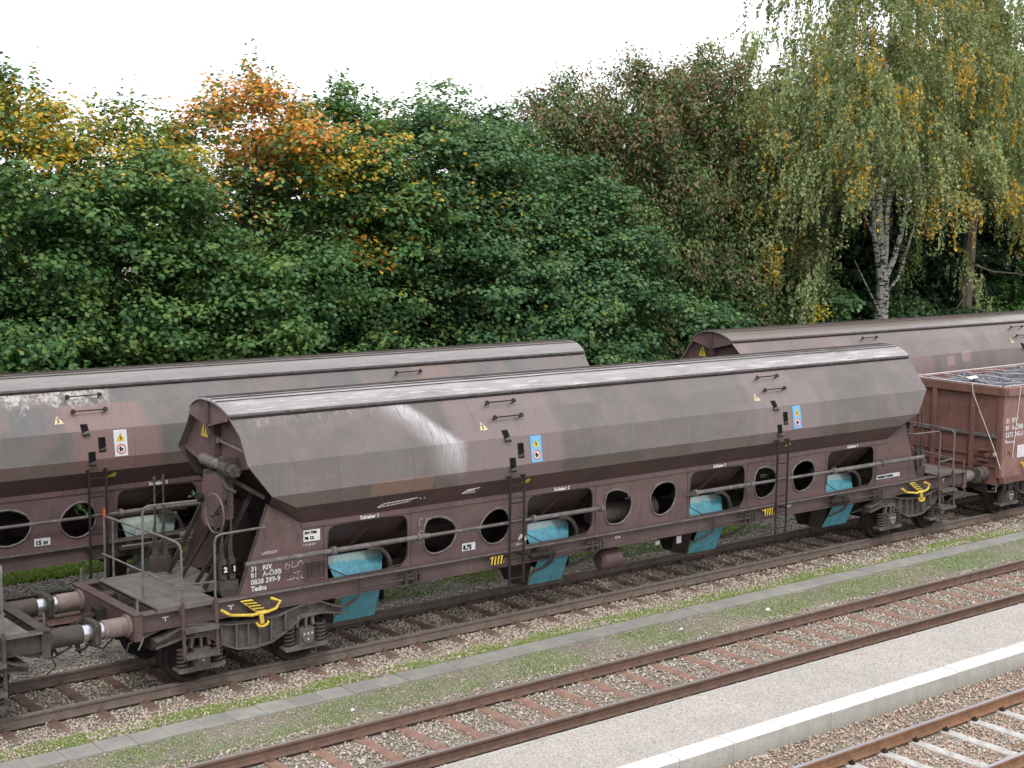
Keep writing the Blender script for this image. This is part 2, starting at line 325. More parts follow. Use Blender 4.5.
def kerb_mat():
    t = NT('kerb_concrete', .8, 0, .3); p = t.wpos(); n = t.noise(p, 2.5, 6, .65); n2 = t.noise(p, 45, 4, .7); rnd = t.n('ShaderNodeObjectInfo').outputs['Random']
    z = t.xyz(t.n('ShaderNodeNewGeometry').outputs['Normal'])[2]
    col = t.mix(t.ramp(n, .3, .7), (.47,.455,.425), (.34,.33,.305)); col = t.mix(t.math('MULTIPLY', rnd, .18), col, (.42,.41,.37)); col = t.mix(t.ramp(n2, .50, .62, 0, .7), col, (.25,.235,.21)); nv = t.noise(t.coord('Object', (9, 1, 1.2)), 1.5, 5, .65); col = t.mix(t.ramp(nv, .5, .7, 0, .45), col, (.22,.21,.185))
    zz = t.xyz(p)[2]; moss = t.math('MULTIPLY', t.ramp(t.math('ADD', zz, t.math('MULTIPLY', n, .2)), .05, .22, .5, 0), 1); col = t.mix(moss, col, (.27,.265,.22))
    t.base(col); t.bump(n2, .4, .005); return t.mat
M['kerb'] = kerb_mat()
t_ = NT('worn_pale_kerb_top', .7); p_ = t_.wpos(); n_ = t_.noise(p_, 14, 6, .7); n2_ = t_.noise(p_, 1.1, 5, .6); c_ = t_.mix(t_.ramp(n_, .56, .68), (.64,.63,.60), (.36,.34,.31)); c_ = t_.mix(t_.ramp(n2_, .45, .7, 0, .45), c_, (.50,.48,.44)); t_.base(c_); t_.bump(n_, .3, .004); M['kerbtop'] = t_.mat  # kerb tops: paler, mottled tone than the kerb sides
def bark(name, c1, c2, sc=(3,3,14), lo=.5, hi=.58):
    t = NT(name, .85, 0, .2); n = t.noise(t.coord('Object', sc), 1.6, 5, .65); n2 = t.noise(t.coord(), 9, 5, .6); col = t.mix(t.ramp(n, lo, hi), c1, c2); col = t.mix(t.ramp(n2, .5, .75, 0, .5), col, c2); t.base(col); t.bump(n2, .5, .02); return t.mat
M['birchbark'] = bark('white_birch_bark', (.50,.48,.45), (.045,.04,.036), (2.2,2.2,8), .50, .55)
M['bark'] = bark('grey_brown_bark', (.24,.20,.165), (.12,.10,.08), (9,9,1.5), .42, .6)
M['darkbark'] = bark('dark_bark', (.06,.05,.04), (.03,.025,.02), (9,9,1.5), .42, .6)

# ================================================================== SETTING
g = MB(); g.quad((-500,-200,-.32),(500,-200,-.32),(500,400,-.32),(-500,400,-.32))
tag(g.build('ground', M['soil'], recalc=False, smooth=False), kind='structure')
D = 4.638; TY = {0: 4.6, 1: 0.0, 2: -D, 3: -9.37}
XA, XB = -16, 62
bed = MB()
xs = [XA + i*.5 for i in range(int((XB-XA)/.5)+1)]
def hgt(y):   # cross-section of the yard floor
    pts = [(-14,-.205),(-8.7,-.205),(-7.95,-.09),(-7.6,-.09),(-6.2,-.2),(-3.4,-.2),(-2.55,-.155),(-1.9,-.155),(-1.45,-.2),(2.2,-.205),(7.0,-.24),(8.6,-.34),(12,-.36)]
    for (a, za), (b, zb) in zip(pts, pts[1:]):
        if a <= y <= b: return za + (zb-za)*(y-a)/(b-a)
    return -.3
ys = np.concatenate([np.arange(-14, 9.01, .25)]); grid = []
for x in xs:
    for y in ys: grid.append((x, y, hgt(y) + .018*mnoise.noise(Vector((x*1.7, y*1.7, 0)))))
ny = len(ys); Fg = np.array([(i*ny+j, (i+1)*ny+j, (i+1)*ny+j+1, i*ny+j+1) for i in range(len(xs)-1) for j in range(ny-1)])
o = arr_mesh('ballast', np.array(grid), Fg, 4, M['ballastbed'], smooth=True); tag(o, kind='structure')

# ------------------------------------------------------------------ stones
def stones(name, boxes, palette, label):
    P = []; S = []
    for (x0, x1, y0, y1, dens, s0, s1) in boxes:
        n = int((x1-x0)*(y1-y0)*dens); p = np.stack([rng.uniform(x0,x1,n), rng.uniform(y0,y1,n)], 1); P.append(p); S.append(rng.uniform(s0,s1,n)**1)
    P = np.concatenate(P); S = np.concatenate(S)
    # keep stones off sleepers' tops and rails
    keep = np.ones(len(P), bool)
    for ty in TY.values(): keep &= np.abs(np.abs(P[:,1]-ty)-.75) > .075
    for ty, ph, s_ in ((TY[1], -2.166, .703), (TY[2], .973, .7037), (TY[3], .12, .7), (TY[0], .1, .703)):
        near = np.abs(P[:,1]-ty) < 1.25; fr = np.abs((P[:,0]-ph+s_/2) % s_ - s_/2); keep &= ~(near & (fr < (.085 if ty != TY[3] else .06)) & (rng.random(len(P)) < (.93 if ty != TY[3] else .55)))
    if True:
        pth = (P[:,1] > -2.47) & (P[:,1] < -2.02); keep &= ~pth
        pl = (P[:,1] > -7.9) & (P[:,1] < -6.22); keep &= ~pl
    P = P[keep]; S = S[keep]; n = len(P)
    z = np.interp(P[:,1], [-14,-8.7,-7.95,-7.6,-6.2,-3.4,-2.55,-1.9,-1.45,2.2,7,8.6,12], [-.205,-.205,-.09,-.09,-.2,-.2,-.155,-.155,-.2,-.205,-.24,-.34,-.36])
    base = np.array([[1,0,0],[0,1,0],[-1,0,0],[0,-1,0],[0,0,.75],[0,0,-.75]], float)[None]
    V = base*(.5*S[:,None,None])*rng.uniform(.65,1.25,(n,6,1)) + rng.normal(0,.1,(n,6,3))*S[:,None,None]
    q = rng.uniform(0,2*np.pi,n); c, s = np.cos(q), np.sin(q); tl = rng.uniform(-.9,.9,n); c2, s2 = np.cos(tl), np.sin(tl)
    x, y, w = V[...,0].copy(), V[...,1].copy(), V[...,2].copy()
    x, w = x*c2[:,None]-w*s2[:,None], x*s2[:,None]+w*c2[:,None]
    x, y = x*c[:,None]-y*s[:,None], x*s[:,None]+y*c[:,None]
    V = np.stack([x+P[:,0,None], y+P[:,1,None], w+(z+rng.uniform(-.008,.02,n))[:,None]+S[:,None]*.12], -1).reshape(-1,3)
    f = np.array([(0,1,4),(1,2,4),(2,3,4),(3,0,4),(1,0,5),(2,1,5),(3,2,5),(0,3,5)]); Fc = (f[None]+6*np.arange(n)[:,None,None]).reshape(-1,3)
    pal = np.array(palette); pal = pal*.66+pal.mean(0)*.34; col = pal[rng.integers(0,len(pal),n)]*rng.uniform(.8,1.15,(n,1))
    o = arr_mesh(name, V, Fc, 3, M['stone'], np.repeat(col, 8, 0)); return tag(o, label, 'ballast', kind='stuff')
beige = [(0.48, 0.399, 0.32), (0.576, 0.497, 0.416), (0.384, 0.303, 0.241), (0.672, 0.608, 0.529), (0.32, 0.273, 0.232), (0.433, 0.352, 0.303), (0.529, 0.399, 0.303)]
pinky = [(0.46, 0.31, 0.23), (0.529, 0.425, 0.345), (0.38, 0.241, 0.178), (0.632, 0.575, 0.517), (0.322, 0.218, 0.172), (0.575, 0.46, 0.38), (0.437, 0.356, 0.31)]
t2pal = [(0.396, 0.324, 0.264), (0.504, 0.444, 0.384), (0.324, 0.228, 0.174), (0.672, 0.648, 0.612), (0.264, 0.204, 0.168), (0.54, 0.432, 0.348), (0.36, 0.312, 0.288)]
grey = [(0.257, 0.243, 0.23), (0.351, 0.338, 0.324), (0.189, 0.176, 0.169), (0.405, 0.392, 0.378), (0.297, 0.257, 0.23)]
stones('ballast_stones', [(-6,10,-1.95,1.55,520,.03,.06),(10,22,-1.95,1.6,330,.035,.065),(22,40,-1.9,1.6,120,.05,.08),
    (-6,14,-1.62,-1.1,250,.03,.055),(-6,16,-2.04,-1.5,260,.015,.035),(-6,16,-3.4,-2.45,520,.012,.034)], beige, 'beige crushed stone around the rails under the front wagon')
stones('ballast_stones', [(-4,12,-6.22,-3.25,520,.03,.062),(12,24,-6.22,-3.3,300,.035,.065),(24,44,-6.2,-3.4,110,.05,.08)], t2pal, 'brown and whitish crushed stone of the empty middle track')
stones('ballast_stones', [(2,14,-10.8,-7.88,620,.03,.065),(14,24,-10,-7.9,200,.04,.07)], pinky, 'pinkish crushed stone of the nearest track beside the platform')
stones('ballast_stones', [(-6,16,1.5,7.3,260,.035,.065),(16,36,1.6,7.0,70,.05,.08)], grey, 'grey crushed stone around the rear track')

LITTER = [(8.32,-2.91,.06,'crumpled white scrap lying on the grass just right of the middle of the strip'),(10.54,-2.95,.08,'larger pale scrap of litter in the grass, farther right along the strip'),(1.48,-2.99,.05,'small white stone-like scrap on the grass left of the picture centre')]
# ------------------------------------------------------------------ grass
def tufts(name, boxes, label, pal, cat='grass', avoid=True):
    V = []; C = []
    PX = []; H = []
    for (x0, x1, y0, y1, dens, h0, h1, thr, ns, pd) in boxes:
        n = int((x1-x0)*(y1-y0)*dens); x = rng.uniform(x0,x1,n); y = rng.uniform(y0,y1,n)
        nz = np.array([mnoise.noise(Vector((a*ns, b*ns*1.8, pd))) + .5*mnoise.noise(Vector((a*ns*3.1, b*ns*3.5, pd+5))) for a, b in zip(x, y)])
        edge = np.minimum(y-y0, y1-y)/(y1-y0)*2
        k = nz + .25*edge > thr + rng.normal(0,.12,n); PX.append(np.stack([x[k], y[k]],1)); H.append(rng.uniform(h0,h1,k.sum())*(.6+.8*np.clip(nz[k]-thr,0,.6)))
    P = np.concatenate(PX); h = np.concatenate(H)
    if avoid: w_ = .03+.05*np.sin(P[:,0]*2.3)+.03*np.sin(P[:,0]*7.1); k = ~((P[:,1] > -2.45+np.maximum(w_,0)*rng.random(len(P))) & (P[:,1] < -2.03-np.maximum(w_,0)*rng.random(len(P)))); P = P[k]; h = h[k]
    n = len(P); z = np.interp(P[:,1], [-14,-8.7,-7.95,-7.6,-6.2,-3.4,-2.55,-1.9,-1.45,2.2,7,8.6,12], [-.205,-.205,-.09,-.09,-.2,-.2,-.155,-.155,-.2,-.205,-.24,-.34,-.36])
    a = rng.uniform(0,2*np.pi,n); w = h*.45+.008; lean = rng.normal(0,.55,(n,2))*h[:,None]
    b0 = np.stack([P[:,0]-np.cos(a)*w*.5, P[:,1]-np.sin(a)*w*.5, z-.005],1); b1 = np.stack([P[:,0]+np.cos(a)*w*.5, P[:,1]+np.sin(a)*w*.5, z-.005],1)
    t_ = np.stack([P[:,0]+lean[:,0], P[:,1]+lean[:,1], z+h],1); V = np.stack([b0,b1,t_],1).reshape(-1,3)
    pal = np.array(pal); col = pal[rng.integers(0,len(pal),n)]*rng.uniform(.7,1.25,(n,1))
    o = arr_mesh(name, V, np.arange(3*n).reshape(-1,3), 3, M['grass'], col); return tag(o, label, cat, kind='stuff')
gpal = [(.24,.37,.075),(.30,.43,.09),(.20,.30,.065),(.33,.39,.14),(.38,.38,.24)]
dpal = [(.31,.37,.21),(.38,.40,.29),(.25,.33,.16),(.43,.43,.35),(.26,.39,.12)]
tufts('grass', [(-6,14,-2.10,-1.50,6500,.018,.05,-.30,.9,0),(14,40,-2.08,-1.45,1500,.03,.065,-.2,.9,0)], 'low green grass along the far edge of the slab path', gpal)
tufts('grass', [(-6,14,-3.55,-2.40,4200,.012,.036,-.10,.7,7),(14,42,-3.6,-2.42,1200,.03,.055,-.15,.7,7)], 'patchy dusty grass between the slab path and the middle track', dpal)
tufts('grass', [(-6,14,-3.3,-2.42,1500,.02,.045,.12,.5,21)], 'bright green grass patches near the middle track', gpal)
tufts('grass', [(-6,12,7.2,9.2,2200,.04,.11,-.4,.5,3),(12,40,6.9,9.5,260,.10,.18,-.5,.5,3),(2,16,1.75,2.9,2200,.02,.07,-.1,.7,4)], 'lush green grass strip behind the rear track', [(.15,.25,.04),(.19,.30,.05),(.24,.34,.08),(.12,.20,.04),(.26,.28,.12)])

# ------------------------------------------------------------------ litter on the grass strip
for i, (x, y, r_, lb) in enumerate(LITTER):
    mb = MB(); n_ = 7; pts = [(x+r_*random.uniform(.6,1.1)*math.cos(2*math.pi*k/n_), y+r_*.7*random.uniform(.6,1.1)*math.sin(2*math.pi*k/n_), -.165+random.uniform(0,.03)) for k in range(n_)]
    mb.add(pts+[(x,y,-.11),(x+.02,y+.01,-.165)], [(k,(k+1)%n_,n_) for k in range(n_)]+[((k+1)%n_,k,n_+1) for k in range(n_)])
    tag(mb.build('litter_scrap', M['greysign'], smooth=False), lb, 'litter')

# ------------------------------------------------------------------ slab path
path = empty('path', (0,-2.245,-.15)); tag(path, kind='structure')
sm_ = MB().box(-.243,.243,-.21,.21,-.06,.035).build('slab', M['slab'], path, bevel=.006)
for i in range(104):
    o = sm_ if i == 0 else sm_.copy()
    if i: COL.objects.link(o)
    o.location = (-8.78+i*.495, random.uniform(-.006,.006), random.uniform(-.004,.004)); o.rotation_euler = (random.uniform(-.01,.01), random.uniform(-.01,.01), random.uniform(-.008,.008))

# ------------------------------------------------------------------ platform
plat = MB().box(-14,60,-7.59,-6.29,-.3,.196).build('platform', M['plat'], bevel=0); tag(plat, kind='structure')
kb = MB().prism([(-7.87,-.34),(-7.585,-.34),(-7.585,.2),(-7.845,.2),(-7.87,.175)], 'x', .003, .995).build('kerb_stone', [M['kerb'], M['kerbtop']], plat, bevel=.008)
kb.data.polygons.foreach_set('material_index', [1 if p.normal.z > .3 else 0 for p in kb.data.polygons])
for i in range(56):
    o = kb if i == 0 else kb.copy()
    if i: COL.objects.link(o)
    o.location = (-11.68+i*1.0, random.uniform(-.004,.004), random.uniform(-.003,.003))
eb = MB().box(.003,.997,-6.288,-6.235,-.34,.203).build('edge_strip', M['kerb'], plat, bevel=.004)
for i in range(56):
    o = eb if i == 0 else eb.copy()
    if i: COL.objects.link(o)
    o.location = (-11.3+i*1.0, random.uniform(-.002,.002), 0)

# ------------------------------------------------------------------ tracks
RP = [(-.07,-.16),(.07,-.16),(.07,-.148),(.012,-.13),(.009,-.05),(.034,-.035),(.036,-.008),(.03,-.001),(-.03,-.001),(-.036,-.008),(-.034,-.035),(-.009,-.05),(-.012,-.13),(-.07,-.148)]
def track(i, name, label, ph, sp_, mat_s, mat_r, mat_t, kind_):
    ty = TY[i]; t = empty('railway_track', (0,ty,0)); tag(t, label, 'track')
    for s in (-1, 1):
        mb = MB(); mb.prism([(y+s*.75, z) for y, z in RP], 'x', XA, XB); mb.k = 1
        mb.add([(XA,s*.75-.031,.0015),(XB,s*.75-.031,.0015),(XB,s*.75+.031,.0015),(XA,s*.75+.031,.0015)], [(0,1,2,3)])
        mb.build('rail', [mat_r, mat_t], t)
    if kind_ == 'steel':
        w = .115; prof = [(-w,-.24),(-w*.72,-.168),(w*.72,-.168),(w,-.24)]
        sl_ = MB().prism([(x, z) for x, z in prof], 'y', -1.15, 1.15)
        for e in (-1, 1): sl_.add([(-w,e*1.15,-.24),(-w*.72,e*1.15,-.168),(w*.72,e*1.15,-.168),(w,e*1.15,-.24),(-w,e*1.25,-.33),(w,e*1.25,-.33)], [(0,1,2,3),(1,2,5,4)])
    else: sl_ = MB().prism([(-.1,-.3),(-.085,-.17),(.085,-.17),(.1,-.3)], 'y', -1.2, 1.2)
    sl_ = sl_.build('sleeper', mat_s, t, bevel=.006)
    n0 = math.ceil((XA+1-ph)/sp_); n1 = math.floor((50-ph)/sp_); first = True; cl = MB()
    for k in range(n0, n1):
        o = sl_ if first else sl_.copy()
        if not first: COL.objects.link(o)
        first = False; x = ph+k*sp_; o.location = (x, random.uniform(-.01,.01), 0); o.rotation_euler = (0,0,random.uniform(-.006,.006))
        for s in (-1, 1):
            for e in (-1, 1):
                yy = s*.75+e*.085; cl.box(x-.035,x+.035,yy-.045,yy+.045,-.168,-.14); cl.cyl((x,yy+e*.015,-.14),(x,yy+e*.015,-.105),.017,6)
    tag(cl.build('rail_fastening', M['railsteel'] if kind_ == 'steel' else M['dark'], t), kind='stuff')
    return t
track(1, 'a', 'track with dark rails that carries the front hopper wagons, nearer the slab path', -2.166, .703, M['sl_dark'], grimy('dark_rail', (.155,.118,.096), (.110,.085,.072), None, 5, .7), M['railtop'], 'steel')
track(2, 'b', 'empty track with rusty orange-brown sleepers between slab path and platform', .973, .7037, M['sl_rust'], M['railsteel'], M['railtop'], 'steel')
track(3, 'c', 'nearest track with polished rail and pale dusty sleepers in the bottom right corner', .12, .70, M['sl_conc'], M['rail3'], M['rail3top'], 'conc')
track(0, 'd', 'rear track under the back hopper wagons, mostly hidden', .1, .703, M['sl_dark'], M['railsteel'], M['railtop'], 'steel')
# ================================================================== HOPPER WAGONS
def text_obj(s, size, mat, parent, M4, name='lettering', bold=.0, align='LEFT', label=None):
    cu = bpy.data.curves.new('t', 'FONT'); cu.body = s; cu.size = size; cu.align_x = align; cu.offset = bold; cu.resolution_u = 2; cu.extrude = .0015; cu.space_line = 1.0
    to = bpy.data.objects.new('t', cu); COL.objects.link(to); bpy.context.view_layer.update()
    me = bpy.data.meshes.new_from_object(to.evaluated_get(bpy.context.evaluated_depsgraph_get())); bpy.data.objects.remove(to)
    me.transform(M4); me.materials.clear(); me.materials.append(mat); me.name = name
    o = bpy.data.objects.new(name, me); COL.objects.link(o); o.parent = parent
    if label: o['label'] = label
    return o
def wallM(x, y, z, rx=90): return Matrix.Translation((x,y,z)) @ Matrix.Rotation(R(rx), 4, 'X')     # faces -Y
PROF = [(.60,3.985,8.42),(.895,3.683,8.36),(1.19,3.273,8.385),(1.265,2.776,8.02),(1.19,2.545,7.555),(.986,2.242,7.338)]
def fac(z):
    """frame on the near cladding at height z: point y, 'up the facet' and outward normal"""
    for (ya,za,_),(yb,zb,_) in zip(PROF, PROF[1:]):
        if zb <= z <= za:
            y = ya+(yb-ya)*(za-z)/(za-zb); u = Vector((0,yb-ya,za-zb)).normalized(); n = Vector((0,-u.z,u.y)); return -y, u, n
def facM(x, z, off=0):
    y, u, n = fac(z); m = Matrix((Vector((1,0,0)), u, n)).transposed().to_4x4(); m.translation = Vector((x, y, z))+n*off; return m
def smooth_poly(pts, it=2):
    for _ in range(it):
        q = []
        for i in range(len(pts)):
            a, b = pts[i], pts[(i+1)%len(pts)]; q += [(.75*a[0]+.25*b[0], .75*a[1]+.25*b[1]), (.25*a[0]+.75*b[0], .25*a[1]+.75*b[1])]
        pts = q
    return pts
def rrect(x0, x1, z0, z1, r=.16):
    return [(x0,z0),(x0,z1-r*.8),(x0+r*.35,z1-r*.2),(x0+r,z1),(x1-r,z1),(x1-r*.3,z1-r*.25),(x1,z1-r),(x1,z0+.16),(x1-.14,z0)]
def holed_plate(name, outer, holes, y, th, mat, parent, flip=False):
    cu = bpy.data.curves.new('c', 'CURVE'); cu.dimensions = '2D'; cu.fill_mode = 'BOTH'; cu.extrude = th/2
    for poly in [outer]+holes:
        sp_ = cu.splines.new('POLY'); sp_.points.add(len(poly)-1); sp_.use_cyclic_u = True
        for p, (a, b) in zip(sp_.points, poly): p.co = (a, b, 0, 1)
    co = bpy.data.objects.new('c', cu); COL.objects.link(co); bpy.context.view_layer.update()
    me = bpy.data.meshes.new_from_object(co.evaluated_get(bpy.context.evaluated_depsgraph_get())); bpy.data.objects.remove(co)
    me.transform(Matrix.Translation((0,y,0)) @ Matrix.Rotation(R(90), 4, 'X'))
    if flip: me.transform(Matrix.Rotation(math.pi, 4, 'Z'))
    me.materials.clear(); me.materials.append(mat); me.name = name; o = bpy.data.objects.new(name, me); COL.objects.link(o); o.parent = parent; return o
H1 = [(4.17,1.89),(4.25,2.0),(4.53,2.0),(4.79,1.85),(4.81,1.64),(4.66,1.45),(4.35,1.39),(4.18,1.49),(4.15,1.67)]
H2 = [(5.33,1.74),(5.49,1.93),(5.72,2.01),(5.93,1.91),(5.97,1.61),(5.80,1.42),(5.54,1.39),(5.35,1.56)]
H3 = [(8.22,1.94),(8.41,2.02),(8.71,1.96),(8.88,1.80),(8.85,1.56),(8.64,1.38),(8.34,1.39),(8.23,1.50)]
H4 = [(9.38,1.85),(9.58,2.01),(9.92,2.01),(10.05,1.84),(9.97,1.54),(9.72,1.40),(9.48,1.44),(9.37,1.67)]
H5 = [(12.28,1.97),(12.56,2.03),(12.87,1.91),(12.91,1.64),(12.72,1.44),(12.39,1.39),(12.26,1.59)]
H6 = [(13.42,1.92),(13.76,2.05),(14.06,1.95),(14.10,1.64),(13.89,1.44),(13.54,1.40),(13.41,1.65)]
def grow(h, k=1.09):
    cx = sum(p[0] for p in h)/len(h); cz = sum(p[1] for p in h)/len(h); return [(cx+(x-cx)*k-9.168, cz+(z-cz)*k) for x, z in h]
HOLES = [smooth_poly(grow(h, 1.05), 1) for h in (H1,H2,H3,H4,H5,H6)]
OC = [-6.11,-2.03,2.03,6.11]
OPENS = [rrect(c-.77, c+.77, 1.27, 2.135) for c in OC]
SIDE = [(-8.445,1.245),(-7.93,2.58),(-7.62,2.42),(-7.36,2.262),(7.36,2.262),(7.62,2.42),(7.93,2.58),(8.445,1.245)]

def bogie(parent, xc):
    b = empty('bogie', (xc,0,0), parent)
    top = [(-1.62,.80),(-1.45,.84),(-1.15,.97),(-.8,.95),(-.45,.86),(0,.82),(.45,.86),(.8,.95),(1.15,.97),(1.45,.84),(1.62,.80)]
    bot = [(-1.62,.70),(-1.2,.78),(-.82,.76),(-.55,.58),(-.3,.46),(0,.43),(.3,.46),(.55,.58),(.82,.76),(1.2,.78),(1.62,.70)]
    for s in (-1, 1):
        mb = MB(); mb.prism(top+bot[::-1], 'y', s*1.0, s*1.02)
        def strip(line, w0, w1, t):
            for (a, za), (c, zc) in zip(line, line[1:]): mb.add([(a,s*w0,za),(c,s*w0,zc),(c,s*w1,zc),(a,s*w1,za),(a,s*w0,za+t),(c,s*w0,zc+t),(c,s*w1,zc+t),(a,s*w1,za+t)], [(0,1,2,3),(4,5,6,7),(0,1,5,4),(1,2,6,5),(2,3,7,6),(3,0,4,7)])
        strip(top, .93, 1.13, .022); strip(bot, .93, 1.14, .022); strip([(-1.62,.70),(-1.62,.80)] , .93, 1.13, .02)
        for x in (-.55,-.3,-.1,.1,.3,.55): 
            z0 = np.interp(x, [p[0] for p in bot], [p[1] for p in bot]); z1 = np.interp(x, [p[0] for p in top], [p[1] for p in top]); mb.box(x-.012, x+.012, *sorted((s*1.02, s*1.12)), z0+.02, z1)
        mb.build('side_frame', M['bogie'], b)
        for wx in (-.9, .9):
            ab = MB(); ab.box(wx-.13, wx+.13, *sorted((s*1.0, s*1.17)), .33, .60); ab.cyl((wx,s*1.16,.47),(wx,s*1.2,.47),.105,14)
            ab.prism([(wx-.40,.30),(wx-.36,.26),(wx+.36,.26),(wx+.40,.30),(wx+.40,.33),(wx+.15,.34),(wx-.15,.34),(wx-.40,.33)], 'y', *sorted((s*.98, s*1.15)))
            for e in (-1, 1): ab.bar((wx+e*.15,s*1.08,.62),(wx+e*.12,s*1.08,.8),.07,.05)
            o = ab.build('axle_box', M['bogie'], b)
            dt = MB()
            for dx, dz in ((-.07,.05),(.07,.05),(0,.05),(0,-.04)): dt.box(wx+dx-.012, wx+dx+.012, *sorted((s*1.2,s*1.206)), .47+dz-.014, .47+dz+.014)
            tag(dt.build('paint_mark', M['white'], b), kind='stuff')
            for e in (-1, 1):
                pts = []
                for i in range(41):
                    t = i/8*2*math.pi; pts.append((wx+e*.28+.078*math.cos(t), s*1.08+.078*math.sin(t), .34+.30*i/40))
                MB().tube(pts, .017, 5).build('coil_spring', M['under'], b)
            ab2 = MB(); ab2.bar((wx,s*1.12,.60),(wx,s*1.12,.80),.05,.03); ab2.box(wx-.1,wx+.1,*sorted((s*1.09,s*1.13)),.79,.82); ab2.build('damper_link', M['bogie'], b)
    for wx in (-.9, .9):
        w = MB(); w.cyl((wx,-1.0,.46),(wx,1.0,.46),.075,12)
        w.build('axle', M['dark'], b)
        for s in (-1, 1):
            w = MB(); pr = [(.0,.68),(.12,.68),(.14,.73),(.37,.745),(.40,.70),(.46,.70),(.46,.80),(.475,.695),(.46,.80)]
            n = 36; prof = [(.10,.67),(.14,.72),(.36,.735),(.40,.695),(.488,.69),(.486,.715),(.462,.725),(.456,.83),(.40,.83),(.36,.765),(.14,.765),(.10,.80)]
            vs = []; fs = []
            for i in range(n):
                t = 2*math.pi*i/n
                for r_, y_ in prof: vs.append((wx+r_*math.cos(t), s*y_, .46+r_*math.sin(t)))
            k = len(prof)
            for i in range(n):
                for j in range(k-1): fs.append((i*k+j, i*k+j+1, ((i+1)%n)*k+j+1, ((i+1)%n)*k+j))
            w.add(vs, fs); w.build('wheel', M['dark'], b)
            br = MB(); 
            for e in (-1, 1):
                br.cut(); br.bar((wx+e*.50,s*.76,.36),(wx+e*.50,s*.76,.60),.09,.07,(1,0,0)); br.bar((wx+e*.53,s*.76,.55),(wx+e*.56,s*.76,.9),.03,.05)
            br.build('brake_block', M['dark'], b)
    c = MB(); c.box(-.22,.22,-1.0,1.0,.5,.86); c.box(-.8,-.7,-.95,.95,.6,.72); c.box(.7,.8,-.95,.95,.6,.72); c.cyl((0,0,.86),(0,0,1.0),.2,16); c.box(-1.6,1.6,-.3,-.24,.6,.72); c.box(-1.6,1.6,.24,.3,.6,.72)
    for e in (-1,1): c.box(e*1.6-.04,e*1.6+.04,-1.0,1.0,.66,.8)
    c.build('bolster', M['dark'], b)
    return b

def buffer_pair(root, sx, buf_y=.875, xh=10.2, z=1.06, ln=.535, matb=None):
    for s in (-1, 1):
        b = MB(); b.tube([(sx*xh,s*buf_y,z),(sx*(xh+.05),s*buf_y,z)], .17, 18); b.tube([(sx*(xh+.03),s*buf_y,z),(sx*(xh+.40),s*buf_y,z)], .14, 20)
        o = b.build('buffer', matb or M['bufface'], root)
        r_ = MB(); r_.tube([(sx*(xh+.40),s*buf_y,z),(sx*(xh+ln-.035),s*buf_y,z)], .118, 20); r_.build('plunger', M['bufshine'], o)
        h = MB(); h.prism([(s*buf_y-.23,z-.13),(s*buf_y-.17,z-.17),(s*buf_y+.17,z-.17),(s*buf_y+.23,z-.13),(s*buf_y+.23,z+.13),(s*buf_y+.17,z+.17),(s*buf_y-.17,z+.17),(s*buf_y-.23,z+.13)], 'x', *sorted((sx*(xh+ln-.035), sx*(xh+ln-.003))))
        h.build('buffer_plate', M['under'], o)

